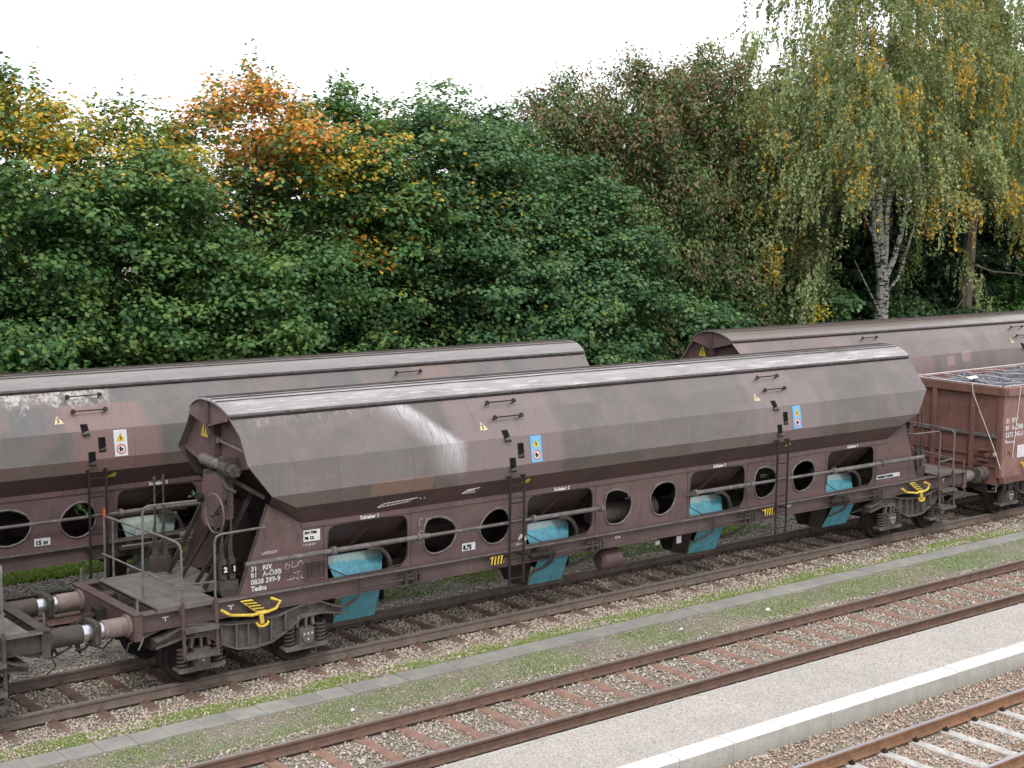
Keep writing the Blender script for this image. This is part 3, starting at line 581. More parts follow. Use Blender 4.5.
def make_wagon(name='hopper_wagon'):
    root = empty(name); P = lambda n_, mb, mt, **k: mb.build(n_, mt, root, **k)
    Mx = M['frame']
    # --- lid
    ny_ = 13; lid = MB(); th = .03; ysr = [-.66+1.32*i/(ny_-1) for i in range(ny_)]; zz = lambda y: 3.985+.205*(1-(abs(y)/.66)**2.2); xe = lambda y: 8.42+.075*(1-(y/.66)**2)
    segs = 12
    def lidsheet(dz, dx):
        vs = []; 
        for y in ysr:
            for i in range(segs+1): vs.append(((xe(y)+dx)*(-1+2*i/segs), y, zz(y)+dz))
        return vs
    vs = lidsheet(0,0)+lidsheet(-th,0); n0 = ny_*(segs+1); fs = []
    for j in range(ny_-1):
        for i in range(segs):
            a = j*(segs+1)+i; fs.append((a,a+1,a+segs+2,a+segs+1)); fs.append((n0+a,n0+a+segs+1,n0+a+segs+2,n0+a+1))
    for j in range(ny_-1):
        for i in (0, segs): a = j*(segs+1)+i; fs.append((a,a+segs+1,n0+a+segs+1,n0+a))
    for j in (0, ny_-1):
        for i in range(segs): a = j*(segs+1)+i; fs.append((a,n0+a,n0+a+1,a+1))
    lid.add(vs, fs); lid_o = P('lid', lid, M['roof_front'])
    for y in (-.30,-.17,-.03,.11,.25,.40,.53):
        rb = MB(); rb.box(-xe(y)+.02, xe(y)-.02, y-.007, y+.007, zz(y)-.01, zz(y)+.012); rb.build('lid_rib', M['under'], lid_o)
    for s in (-1, 1):
        hb = MB(); hb.tube([(-8.38,s*.665,3.93),(8.38,s*.665,3.93)], .016, 6)
        for i in range(28): hb.box(-8.1+i*.6-.09, -8.1+i*.6+.09, *sorted((s*.64, s*.68)), 3.93, 3.952)
        hb.box(-8.4,8.4,*sorted((s*.60,s*.64)),3.90,3.965)
        hb.build('lid_hinge', M['dark'], lid_o)
        ed = MB(); ed.box(-8.42,8.42,*sorted((s*.655,s*.672)),3.955,3.992); ed.build('lid_edge', M['rod'], lid_o)
    for e in (-1, 1):
        cap = MB(); poly = [(y, zz(y)-.004) for y in ysr]+[(.62,3.90),(0,3.75),(-.62,3.90)]; cap.prism(poly, 'x', *sorted((e*8.40, e*8.425))); cap.bar((e*8.44,-.62,3.90),(e*8.44,0,3.75),.04,.03); cap.bar((e*8.44,.62,3.90),(e*8.44,0,3.75),.04,.03)
        cap.build('lid_end_plate', M['side'], lid_o)
    # --- cladding
    for s in (0, 1):
        mb = MB(); pts = PROF[:5]; nx = 12
        o_ = 0; vs = []
        for (y, z, h) in pts:
            for i in range(nx+1): vs.append((h*(-1+2*i/nx), -y, z))
        k = nx+1; fs = [(j*k+i, j*k+i+1, (j+1)*k+i+1, (j+1)*k+i) for j in range(4) for i in range(nx)]
        mb.add(vs, fs)
        if s: mb.rot180()
        sh = P('side_cladding', mb, M['shell_front'], smooth=False); sd_ = sh.modifiers.new('t', 'SOLIDIFY'); sd_.thickness = .022; sd_.offset = -1
        mb = MB(); (y0,z0,h0),(y1,z1,h1) = PROF[4], PROF[5]; mb.add([(-h0,-y0,z0),(h0,-y0,z0),(h1,-y1,z1),(-h1,-y1,z1)], [(0,3,2,1)])
        # corner gusset between cladding end and side wall
        for e in (-1, 1): mb.add([(e*h0,-y0,z0-.001),(e*h1,-y1,z1),(e*(h1+.02),-y1,z1),(e*7.93,-.99,2.60),(e*PROF[3][2],-PROF[3][0]+.01,PROF[3][1])],[(0,1,2,3,4)])
        if s: mb.rot180()
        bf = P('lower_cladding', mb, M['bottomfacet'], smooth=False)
        mb = MB(); mb.box(-7.35,7.35,-1.005,-.985,2.155,2.235)
        if s: mb.rot180()
        P('side_wall_flange', mb, M['side'])
        # side wall with its openings
        sw = holed_plate('side_wall', SIDE, HOLES+OPENS, -.975, .016, M['side'], root, flip=bool(s))
        rim = MB()
        for h in HOLES:
            q = [(x,-.99,z) for x, z in h]; rim.cut(); rim.tube(q+[q[0],q[1]], .021, 5, False)
        if s: rim.rot180()
        rim.build('opening_rim', M['rod'], sw)
        rim = MB()
        for h in OPENS:
            q = [(x,-.987,z) for x, z in smooth_poly(h, 1)]; rim.cut(); rim.tube(q+[q[0],q[1]], .010, 4, False)
        for x in (-6.95,-5.28,-2.87,-1.19,1.19,2.87,5.28,6.95): rim.cut(); rim.box(x-.006,x+.006,-.989,-.985,1.26,2.15)

        if s: rim.rot180()
        rim.build('panel_seam', M['under'], sw)
        # edge profile along the slanted ends of the wall
        ed = MB()
        for e in (-1, 1): ed.cut(); ed.bar((e*8.45,-.96,1.25),(e*7.93,-.96,2.60),.012,.07,(1,0,0))
        if s: ed.rot180()
        ed.build('end_edge', M['under'], sw)
        # sole bar
        sb = MB(); sb.box(-10.08,10.08,-1.055,-1.04,1.0,1.245); sb.box(-10.08,10.08,-1.135,-.98,1.245,1.262); sb.box(-10.08,10.08,-1.125,-.98,.985,1.0)
        if s: sb.rot180()
        sbo = P('sole_bar', sb, M['sole'])
        sb = MB(); sb.box(-10.08,10.08,-1.142,-1.136,1.238,1.268)
        if s: sb.rot180()
        sb.build('sole_bar_edge', M['rod'], sbo)
        # operating shafts
        for x0, xm, x1 in ((-8.45,-5.05,-1.25),(1.18,4.85,8.35)):
            sf = MB(); xa = xm if x0 < 0 else 2.75
            if x0 < 0: segs_ = [(x0,xm,.042),(xm,-2.8,.028),(-2.8,x1,.042)]
            else: segs_ = [(x0,2.72,.042),(2.72,5.3,.03),(5.3,x1,.045)]
            for a, b_, r_ in segs_: sf.tube([(a,-1.2,1.775),(b_,-1.2,1.775)], r_, 10)
            for x in ((-6.90,-5.28,-2.83,x1) if x0 < 0 else (x0,2.75,5.3,6.93)):
                sf.tube([(x-.03,-1.2,1.775),(x+.03,-1.2,1.775)], .072, 12); sf.bar((x,-.98,1.72),(x,-1.2,1.76),.05,.07)
            if s: sf.rot180()
            P('operating_shaft', sf, M['rod'])
        # ladders
        for xl in (-3.435, 3.40):
            ld = MB()
            for dx in (0,.31): ld.bar((xl+dx,-1.30,.70),(xl+dx,-1.30,2.62),.022,.04,(1,0,0)); ld.bar((xl+dx,-1.30,2.58),(xl+dx,-1.2,2.58),.03,.03); ld.bar((xl+dx,-1.30,1.2),(xl+dx,-1.12,1.2),.05,.03)
            for i in range(6): ld.box(xl,xl+.31,-1.31,-1.285,.80+i*.33,.818+i*.33)
            if s: ld.rot180()
            P('ladder', ld, M['dark'])
            for (dx, z, w, h, hs) in ((.0,3.285,.12,.22,0),(.28,3.02,.12,.25,0),(.085,2.79,.12,.24,0)):
                Mt = facM(xl+dx, z+.0 if z != 3.285 else 3.29, .004); pk = MB(); pk.k = 0; pk.box(-w/2-.006,w/2+.006,-h/2-.006,h/2+.006,-.004,.003); pk.xf(Mt)
                if s: pk.rot180()
                po = P('step_pocket', pk, M['under'])
                pk = MB(); pk.box(-w/2,w/2,-h/2+.045,h/2,.001,.006); pk.box(-w/2,w/2,-h/2,-h/2+.02,.001,.006); pk.xf(Mt)
                if s: pk.rot180()
                pk.build('pocket_shade', M['black'], po)  # flat black plates on the cladding paint in the pocket's shade; nothing is cut
                pk = MB(); pk.add([(-w/2,-h/2+.03,.008),(w/2,-h/2+.045,.008),(w/2,-h/2+.085,.03),(-w/2,-h/2+.05,.012)], [(0,1,2,3)]); pk.xf(Mt)
                if s: pk.rot180()
                pk.build('tread', M['rod'], po)
            for (x0, x1, z) in ((xl-.17,xl+.41,3.785),(xl-.15,xl+.43,3.56)):
                gh = MB(); y, u, n = fac(z)
                for x in (x0, x1): p = Vector((x,y,z)); gh.tube([p, p+n*.085], .014, 6); gh.tube([p+n*.075, p+n*.09], .045, 10)
                gh.tube([Vector((x0,y,z))+n*.083, Vector((x1,y,z))+n*.083], .012, 6)
                if s: gh.rot180()
                P('grab_handle', gh, M['dark'])
            # hazard striped plate beside the ladder
            hp = MB(); hx = xl-.36 if xl < 0 else xl-.28
            hp.box(hx,hx+.27,-1.265,-1.255,1.10,1.24); hp.bar((hx+.13,-1.25,1.17),(hx+.13,-1.06,1.17),.05,.03)
            if s: hp.rot180()
            ho = P('hazard_plate', hp, M['yellow']); st = MB()
            for i in range(4): a = hx+.015+i*.068; st.add([(a,-1.268,1.10),(a+.033,-1.268,1.10),(a+.055,-1.268,1.24),(a+.022,-1.268,1.24)], [(0,1,2,3)])
            if s: st.rot180()
            st.build('stripe', M['black'], ho)
        # chutes and slides
        for c in OC:
            ch = MB(); a = c
            pts = dict(ul=(a-.55,-.55,1.52),ur=(a+.56,-.55,1.52),ml=(a-.45,-.90,.90),mr=(a+.26,-.90,.90),ll=(a-.47,-.66,.43),lr=(a+.31,-.66,.43),fr=(a+.52,-.52,.99),fb=(a+.52,-.44,.55))
            for q in (('ul','ur','mr','ml'),('ml','mr','lr','ll'),('mr','fr','fb','lr'),('ur','fr','mr')):
                ch.add([pts[k_] for k_ in q], [tuple(range(len(q)))])
            if s: ch.rot180()
            cho = P('discharge_chute', ch, M['chute'], smooth=False); m_ = cho.modifiers.new('t', 'SOLIDIFY'); m_.thickness = .012; m_.offset = -1
            dk = MB(); dk.plate([(a-.57,-.88,.93),(a-.49,-.66,.43),(a-.49,.0,.40),(a-.75,.0,.9),(a-.75,-.2,1.5),(a-.6,-.5,1.5)], .012)
            dk.cut(); dk.plate([(a-.57,-.88,.93),(a-.49,-.66,.43),(a-.86,-.60,.50),(a-.95,-.78,.95)], .01)
            dk.cut(); dk.box(a+.57,a+.6,-.55,.0,.6,1.5)
            if s: dk.rot180()
            dk.build('chute_cheek', M['dark'], cho)
            dr = MB(); arc = [(a+.14+.42*math.cos(t), 1.24+.42*math.sin(t)) for t in np.linspace(-.3, 1.75, 14)]; arc2 = [(a+.14+.36*math.cos(t), 1.24+.36*math.sin(t)) for t in np.linspace(-.3, 1.75, 14)]
            dr.prism(arc+arc2[::-1], 'y', -.86, -.81);
            dr2 = MB()
            for (x0,z0),(x1,z1) in zip(arc, arc[1:]): dr2.add([(x0,-.81,z0),(x1,-.81,z1),(x1,-.2,z1),(x0,-.2,z0)], [(0,1,2,3)])
            if s: dr.rot180(); dr2.rot180()
            P('slide_drum', dr, M['under']); P('drum_cover', dr2, M['dark'])
            # hopper bottom seen through the opening
            hb = MB(); hb.add([(a-.85,-.965,2.17),(a+.85,-.965,2.17),(a+.75,-.45,1.62),(a-.75,-.45,1.62),(a+.75,-.1,1.45),(a-.75,-.1,1.45)], [(0,1,2,3),(3,2,4,5)])
            hb.bar((a+.15,-.90,2.12),(a-.05,-.50,1.66),.02,.10); hb.box(a-.76,a+.76,-.60,-.44,1.56,1.64)
            if s: hb.rot180()
            P('hopper_bottom', hb, M['bottomfacet'])
            lk = MB(); lk.tube([(a-.28,-1.17,1.09),(a+.80,-1.17,1.09)], .022, 8)
            lk.tube([(a-.28,-1.16,1.2),(a-.26,-1.18,1.05),(a-.30,-1.12,.92),(a-.42,-1.0,.80),(a-.60,-.95,.74)], .026, 6)
            lk.tube([(a+.76,-1.16,1.2),(a+.77,-1.16,1.0),(a+.70,-1.05,.87),(a+.5,-.9,.74),(a+.33,-.8,.68)], .028, 6)
            for x in (a+.60, a+.80, a+.88): lk.box(x-.02,x+.02,-1.2,-1.12,1.02,1.2)
            lk.bar((a+.5,-1.16,1.15),(a+.95,-1.16,1.17),.03,.03)
            if s: lk.rot180()
            P('slide_linkage', lk, M['under'])
            if c in (-2.03, 6.11):
                kn = MB(); kn.cyl((a-.62,-1.2,1.13),(a-.62,-1.06,1.13),.10,12); kn.cyl((a-.85,-1.18,1.11),(a-.3,-1.18,1.11),.05,8); kn.bar((a-.95,-1.18,1.16),(a-.35,-1.18,1.05),.03,.05); kn.tube([(a-.48,-1.2,1.2),(a-.4,-1.22,1.0),(a-.5,-1.18,.88)], .03, 6)
                if s: kn.rot180()
                P('locking_gear', kn, M['dark'])
    # centre saddle, cross members
    cs = MB()
    for x in (-8.4,-7.2,-5.0,-4.1,-1.1,0,1.1,4.1,5.0,7.2,8.4): cs.box(x-.02,x+.02,-.96,.96,.98,1.24)
    for s in (-1,1): cs.box(-10.08,10.08,*sorted((s*.28,s*.32)),.95,1.22)
    P('centre_sill', cs, M['dark'])
    sa = MB()
    for c in (-4.1, 0, 4.1): sa.prism([(c-1.1,2.2),(c+1.1,2.2),(c+.75,1.62),(c-.75,1.62)], 'y', -.02, .02) ; 
    sa.prism([(-.94,2.23),(-.35,1.60),(.35,1.60),(.94,2.23)], 'x', -7.25, -7.22); sa.prism([(-.94,2.23),(-.35,1.60),(.35,1.60),(.94,2.23)], 'x', 7.22, 7.25)
    sa.add([(-7.3,-.96,2.24),(7.3,-.96,2.24),(7.3,.96,2.24),(-7.3,.96,2.24)],[(0,1,2,3)])
    P('inner_partition', sa, M['dark'])
    tk = MB(); tk.tube([(-.92,-.5,1.46),(-.86,-.5,1.46),(.70,-.5,1.46),(.76,-.5,1.46)], [.13,.21,.21,.13], 18); P('air_tank', tk, M['under'])
    tk = MB(); tk.tube([(-.98,-.86,.70),(-.93,-.86,.70),(-.52,-.86,.70),(-.47,-.86,.70)], [.12,.19,.19,.12], 18); tk.bar((-.72,-.86,.88),(-.72,-.9,1.0),.06,.03); P('air_reservoir', tk, M['frame'])
    mk = MB(); mk.box(.45,.56,-.9,-.88,.80,.87); mk.cut(); mk.box(1.0,1.12,-.92,-.9,.76,.90); P('tag_plate', mk, M['greysign'])
    # --- ends
    for e in (-1, 1):
        def E(n_, mb, mt, **k):
            if e == 1: mb.mirx()
            return P(n_, mb, mt, **k)
        ep = MB(); ep.prism([(-.6,3.95),(-.885,3.66),(-1.178,3.265),(0,2.97),(1.178,3.265),(.885,3.66),(.6,3.95)], 'x', -8.24, -8.22)
        ep.bar((-8.25,-1.17,3.26),(-8.25,0,2.965),.05,.05); ep.bar((-8.25,1.17,3.26),(-8.25,0,2.965),.05,.05)
        E('end_panel', ep, M['side'])
        es = MB(); A_=(-8.22,1.16,3.25); B_=(-8.22,0,2.97); C_=(-8.22,-1.16,3.25); D1=(-7.9,-1.24,2.77); D2=(-7.9,1.24,2.77); E1=(-7.45,-1.15,2.53); E2=(-7.45,1.15,2.53); F1=(-7.30,-.94,2.25); F2=(-7.30,.94,2.25); G1=(-7.1,-.94,1.35); G2=(-7.1,.94,1.35); BB=(-7.45,0,2.3)
        es.add([A_,B_,C_,D1,D2,E1,E2,F1,F2,G1,G2,BB], [(1,2,3,11),(0,1,11,4),(3,5,11),(4,11,6),(5,7,11),(6,11,8),(7,9,10,8,11)])
        E('end_slope', es, M['dark'])
        ps = MB(); ps.box(-8.36,-8.25,-.05,.05,2.72,3.76); ps.box(-8.46,-8.43,-.045,.045,3.70,4.19); ps.box(-8.44,-8.25,-.05,.05,3.6,3.78); E('end_post', ps, M['frame'])
        ro = MB(); ro.tube([(-8.30,-.1,3.52),(-8.30,-.95,3.44)], .022, 8); ro.tube([(-8.31,-.98,3.40),(-8.31,-.72,3.85)], .022, 8); ro.cyl((-8.24,-.1,3.52),(-8.33,-.1,3.52),.05,10); E('end_rod', ro, M['rod'])
        stt = MB()
        for s in (-1,1):
            stt.bar((-8.85,s*.62,1.34),(-8.02,s*.62,2.75),.05,.07,(1,0,0)); stt.bar((-8.8,s*.25,1.34),(-7.9,s*.25,2.6),.05,.05,(1,0,0))
        E('end_strut', stt, M['dark'])
        # headstock and frame under the platform
        hs = MB(); hs.box(-10.2,-10.075,-1.1,1.1,.86,1.25); hs.box(-10.22,-10.06,-1.12,1.12,1.25,1.265)
        for s in (-1,1): hs.prism([(-10.09,1.0),(-10.09,.86),(-9.6,1.0)], 'y', *sorted((s*1.02,s*1.05)))
        E('headstock', hs, M['frame'])
        cr = MB(); cr.box(-9.86,-9.80,-1.04,1.04,1.05,1.24); cr.tube([(-10.07,.45,1.16),(-9.8,.45,1.16)], .09, 10); cr.tube([(-10.07,-.3,1.1),(-9.7,-.3,1.1)], .07, 10); E('frame_cross_member', cr, M['under'])
        dkp = MB(); dkp.box(-9.86,-8.92,-1.17,.98,1.285,1.312); dkp.box(-9.87,-8.91,-1.185,-1.155,1.25,1.318); dkp.box(-8.92,-8.32,-.62,.98,1.285,1.31); E('platform_deck', dkp, M['deckpl'])
        # stirrup steps
        sg = MB()
        for x in (-9.50,-8.96): sg.cut(); sg.bar((x,-1.21,1.36),(x,-1.27,.50),.05,.022,(0,1,0)); sg.box(x-.045,x+.045,-1.2,-1.04,1.18,1.28)
        so = E('step_bracket', sg, M['frame'])
        for z in (.94,.54):
            tr = MB(); tr.box(-9.50,-8.96,-1.33,-1.15,z,z+.02); tr.box(-9.50,-8.96,-1.335,-1.325,z-.03,z+.024); E('step_tread', tr, M['bogie'])
        # handrails
        def rail(pts, r_=.019): 
            mb = MB(); mb.tube(pts, r_, 7); E('handrail', mb, M['rod'])
        rail([(-9.50,-1.2,1.3),(-9.50,-1.2,2.13),(-9.51,-1.19,2.20),(-9.53,-1.12,2.25),(-9.56,-.9,2.27),(-9.73,.93,2.30)])
        rail([(-8.96,-1.2,1.3),(-8.96,-1.2,2.20),(-8.93,-1.2,2.27),(-8.86,-1.2,2.30),(-8.1,-1.15,2.30),(-8.05,-.99,2.30)])
        rail([(-9.50,-1.2,1.60),(-9.55,-1.14,1.60),(-9.8,.95,1.72)], .016)
        if e == -1: rail([(-9.84,-.6,1.3),(-9.82,-.6,2.62),(-9.80,-.6,2.70),(-9.72,-.6,2.73),(-8.95,-.6,2.72)])
        rail([(-8.95,-.6,2.72),(-8.93,-.55,2.72),(-8.7,.3,2.2)], .014) if False else None
        rail([(-9.76,.95,1.15),(-9.76,.95,2.28)]); rail([(-9.62,.95,1.3),(-9.62,.95,2.2)]); rail([(-10.13,1.0,1.25),(-10.13,1.0,1.52)]); rail([(-10.13,-1.05,1.25),(-10.13,-1.05,1.50)])
        rail([(-9.5,.9,1.80),(-8.3,.9,1.78)], .014); rail([(-9.45,-1.2,1.62),(-9.1,-1.2,1.60),(-8.96,-1.2,1.6)], .014)
        rt_ = MB(); rt_.box(-9.77,-9.74,.94,.965,2.30,2.42); E('red_tag', rt_, M['red'])
        # slide levers
        for (lx, ly, z0, z1) in ((-8.68,-.9,1.42,2.70),(-8.53,-.9,1.42,2.70),(-8.93,.9,1.4,2.83),(-8.78,.9,1.4,2.85)):
            lv = MB(); lv.bar((lx,ly,z0),(lx,ly,z0+.5),.05,.035,(0,1,0)); lv.tube([(lx,ly,z0+.45),(lx,ly,z1)], .018, 7); lv.tube([(lx,ly,z1-.06),(lx,ly,z1+.02)], .026, 8); lv.box(lx-.04,lx+.04,ly-.05,ly+.05,z0+.1,z0+.42); lv.tube([(lx-.05,ly-.03,z0+.40),(lx-.05,ly-.03,z0+.6),(lx-.02,ly-.03,z0+.72)], .012, 5)
            E('slide_lever', lv, M['under'])
        lb = MB(); lb.box(-8.76,-8.46,-.98,-.84,1.36,1.50); lb.prism([(-8.72,1.26),(-8.76,1.36),(-8.46,1.36),(-8.5,1.26)], 'y', -.97, -.85); lb.cut(); lb.box(-9.0,-8.7,.82,.98,1.0,1.55); E('lever_stand', lb, M['under'])
        def SH(n_, mb, mt):
            if e == 1: mb.v = [(x+16.50,y,z) for x,y,z in mb.v]
            return P(n_, mb, mt)
        # hook + emergency rope bar
        yh = MB(); yh.tube([(-8.87,-1.2,1.14),(-8.72,-1.22,1.04),(-8.38,-1.24,.99),(-8.1,-1.24,1.0),(-7.95,-1.22,1.02),(-7.86,-1.2,1.12),(-8.0,-1.15,1.18)], .024, 7)
        yh.tube([(-8.22,-1.24,1.0),(-8.2,-1.25,.84)], .035, 8); yh.tube([(-8.30,-1.25,.86),(-8.27,-1.25,.81),(-8.2,-1.25,.79),(-8.12,-1.25,.81),(-8.09,-1.25,.86)], .022, 7)
        yo = SH('yellow_hook', yh, M['yellow'])
        yp = MB(); yp.plate([(-8.52,-1.14,1.21),(-8.32,-1.14,1.21),(-8.1,-1.24,1.02),(-8.28,-1.24,1.01)], .012); SH('striped_bar', yp, M['yellow'])
        for i in range(4):
            st = MB(); f0 = .1+i*.22; A0 = Vector((-8.52,-1.158,1.222)).lerp(Vector((-8.28,-1.258,1.022)), f0); A1 = Vector((-8.52,-1.158,1.222)).lerp(Vector((-8.28,-1.258,1.022)), f0+.09); B0 = Vector((-8.32,-1.158,1.222)).lerp(Vector((-8.1,-1.258,1.032)), f0+.08); B1 = Vector((-8.32,-1.158,1.222)).lerp(Vector((-8.1,-1.258,1.032)), f0+.17)
            st.quad(A0,B0,B1,A1); SH('stripe', st, M['black'])
        bufr = buffer_pair(root, e)
        # hoses and coupler under the headstock
        cp_ = MB(); cp_.box(-10.35,-10.2,-.12,.12,.95,1.15); cp_.tube([(-10.3,0,1.05),(-10.5,0,1.02),(-10.62,0,.92)], .05, 8); cp_.tube([(-10.62,-.05,.98),(-10.62,-.05,.60),(-10.58,0,.5),(-10.62,.05,.6),(-10.62,.05,.98)], .022, 6); cp_.tube([(-10.64,-.16,.9),(-10.64,.16,.9)], .03, 8)
        E('screw_coupling', cp_, M['dark'])
        hz = MB()
        for yy in (-.35,.3): hz.cut(); hz.tube([(-10.2,yy,1.0),(-10.38,yy,.98),(-10.5,yy,.8),(-10.62,yy*.7,.62),(-10.70,yy*.4,.60)], .022, 7)
        hz.cut(); hz.tube([(-10.0,-.95,.9),(-10.25,-1.0,.82),(-10.3,-1.02,.70),(-10.15,-1.05,.62)], .014, 6); hz.cut(); hz.tube([(-10.2,-.6,.92),(-10.45,-.55,.68),(-10.72,-.55,.80)], .014, 6)
        E('brake_hose', hz, M['rubber'])
        for w_ in ((-10.0,-1.06,-9.7),):
            gd = MB(); gd.tube([(-10.05,-1.08,.92),(-10.12,-1.12,.80),(-10.16,-1.12,.74)], .014, 6); E('shunter_grip', gd, M['rod'])
    # brake-wheel end only at -x
    bs = MB(); bs.prism([(-.62,2.92),(-.58,2.40),(-.5,2.22),(.0,2.18),(.10,2.30),(.02,2.98),(-.3,3.04)], 'x', -8.52, -8.44); bs.box(-8.44,-8.30,-.55,.0,2.35,2.95); P('brake_stand', bs, M['side'])
    bs = MB(); bs.box(-8.50,-8.36,-.36,-.16,1.31,2.25); bs.tube([(-8.7,-.62,2.46),(-8.5,-.5,2.5)], .03, 8); bs.cyl((-8.62,.05,2.62),(-8.5,.05,2.62),.07,10); P('stand_post', bs, M['dark'])
    tb = MB(); tb.tube([(-8.42,.22,3.20),(-8.42,-.50,3.17)], .088, 16); P('torque_tube', tb, M['rod'])
    gb = MB(); gb.tube([(-8.42,-.48,3.17),(-8.42,-.72,3.15)], [.13,.13], 10); gb.tube([(-8.42,-.72,3.15),(-8.42,-.86,3.14)], [.11,.10], 8); gb.box(-8.5,-8.3,-.66,-.45,3.2,3.33); gb.box(-8.46,-8.38,-.92,-.85,3.08,3.2); P('gearbox', gb, M['under'])
    gb = MB(); gb.box(-8.5,-8.3,-.62,.05,2.92,3.06); gb.tube([(-8.5,-.55,3.0),(-8.55,-.85,2.9),(-8.5,-1.0,2.86)], .03, 6); gb.tube([(-8.52,-.75,2.9),(-8.56,-.78,2.72),(-8.5,-.70,2.62),(-8.5,-.62,2.75)], .02, 6); gb.bar((-8.3,-.6,2.95),(-8.0,-1.0,2.72),.04,.06); P('brake_linkage', gb, M['under'])
    hw = MB(); hw.ring((-8.74,-.78,2.53), .30, .012, 'x'); hwo = P('handwheel', hw, M['rod'])
    sp_ = MB(); 
    for a in (.4,2.5,4.6): sp_.bar((-8.74,-.78,2.53),(-8.74,-.78+.29*math.cos(a),2.53+.29*math.sin(a)),.03,.014)
    sp_.cyl((-8.78,-.78,2.53),(-8.5,-.6,2.5),.035,10); sp_.build('spoke', M['under'], hwo)
    bogie(root, -8.268); bogie(root, 8.268)
    # --- signs and lettering on the near side
    for xl, pre in ((-3.435,0),(3.40,1)):
        Mt = facM(xl+.62, 3.02, .006); sg = MB(); sg.box(-.12,.12,-.23,.23,-.002,.002); sg.xf(Mt); so = P('safety_sign', sg, M['bluesign'])
        tr = MB(); tr.add([(-.085,.03,.004),(.085,.03,.004),(0,.18,.004)], [(0,1,2)]); tr.xf(Mt); tr.build('warning_triangle', M['yellow'], so)
        ds = MB(); n = 20; ds.add([(.09*math.cos(2*math.pi*i/n), -.105+.09*math.sin(2*math.pi*i/n), .004) for i in range(n)], [tuple(range(n))]); ds.xf(Mt); ds.build('prohibition_disc', M['white'], so)
        rg = MB(); rg.tube([(.078*math.cos(2*math.pi*i/n), -.105+.078*math.sin(2*math.pi*i/n), .004) for i in range(n+1)], .010, 4, False); rg.xf(Mt); rg.build('disc_ring', M['red'], so)
        pg = MB(); pg.box(-.028,.0,-.15,-.06,.006,.008); pg.box(.008,.03,-.14,-.09,.006,.008); pg.box(-.045,.035,-.11,-.095,.006,.009); pg.xf(Mt); pg.build('pictogram', M['black'], so)
        bo = MB(); bo.add([(-.012,.055,.007),(.012,.055,.007),(.022,.10,.007),(-.004,.095,.007),(.004,.145,.007),(-.022,.09,.007),(.002,.088,.007)], [(0,1,2,3,4,5,6)]); bo.xf(Mt); bo.build('lightning_mark', M['black'], so)
        Mt = facM(xl-.41, 3.48, .006); tr = MB(); tr.add([(-.09,-.085,0),(.09,-.085,0),(-.02,.085,0)], [(0,1,2)]); tr.xf(Mt); to = P('warning_triangle', tr, M['yellow'] if False else M['palewarn'])
        bo = MB(); bo.box(-.016,0,-.055,.03,.001,.003); bo.xf(Mt); bo.build('lightning_mark', M['black'], to)
        y2 = MB(); Mt = facM(xl+.48, 2.46, .006); y2.add([(-.10,-.05,0),(.08,-.05,0),(.08,.05,0),(.0,.03,0)], [(0,1,2,3)]); y2.xf(Mt); P('yellow_mark', y2, M['yellow'])
    for i, c in enumerate(OC):
        text_obj('Schieber %d' % (i+1), .085, M['white'], root, wallM(c-.17, -1.009, 2.165), bold=.003)
    return root
def number_block(root, lines, x, z, size, dz, y=-.987, mat=None):
    for i, s in enumerate(lines): text_obj(s, size, mat or M['white'], root, wallM(x, y, z-i*dz), bold=.0035)
t_ = NT('pale_yellow_sign', .5); n_ = t_.noise(t_.coord(), 20, 4, .7); t_.base(t_.mix(t_.ramp(n_, .45, .65), (.55,.49,.27), (.33,.29,.2))); M['palewarn'] = t_.mat

wag = make_wagon(); 
W = {'front': wag}
for k_ in ('left', 'backleft', 'backright'): W[k_] = copy_tree(wag)
W['front'].location = (9.168,0,0); W['left'].location = (-12.305,0,0); W['backleft'].location = (3.58,4.6,0); W['backright'].location = (25.2,4.6,0)
gname = 'hopper wagons standing on the two sidings'
tag(W['front'], 'complete mauve-brown hopper wagon in front with turquoise discharge chutes', 'hopper wagon', gname)
tag(W['left'], 'wagon cut off by the left edge, buffered up to the front hopper wagon', 'hopper wagon', gname)
tag(W['backleft'], 'hopper wagon behind on the left with pale chutes and white sign by its ladder', 'hopper wagon', gname)
tag(W['backright'], 'brown hopper wagon on the rear track behind the open wagon, its lid plain brown', 'hopper wagon', gname)
W['left'].location.x -= .17
for ch in W['left'].children:
    if ch.name.split('.')[0] == 'buffer' and ch.data.vertices[0].co.x > 0: k_ = (.535+.17)/.535; ch.scale.x = k_; ch.location.x = (1-k_)*10.2
def remat(root, table):
    for ch in root.children_recursive:
        b = ch.name.split('.')[0]
        if b in table and ch.type == 'MESH':
            for i, sl_ in enumerate(ch.material_slots[:1]): sl_.link = 'OBJECT'; sl_.material = table[b]
bpy.context.view_layer.update()
remat(W['left'], {'side_cladding': M['shell_left'], 'headstock': M['under'], 'sole_bar': M['under'], 'step_bracket': M['under'], 'buffer': M['under']})
remat(W['backleft'], {'side_cladding': M['shell_backleft'], 'lid': M['roof_back'], 'discharge_chute': M['chutegrey'], 'safety_sign': M['greysign']})
remat(W['backright'], {'side_cladding': M['shell_backright'], 'lid': M['roof_brown'], 'discharge_chute': M['chutegrey']})
fr = W['front']
for w_ in (W['backleft'], W['backright']):
    gone = [c for c in w_.children_recursive if c.name.split('.')[0] == 'hazard_plate']; gone += [c for g in gone for c in g.children]
    for c in gone: bpy.data.objects.remove(c)
number_block(fr, ['31   RIV', '81   A-ÖBB', '0838 399-9', 'Tadns'], -8.25, 1.595, .112, .105)
text_obj('LADEGUT', .06, M['white'], fr, wallM(-8.05,-.987,1.83))
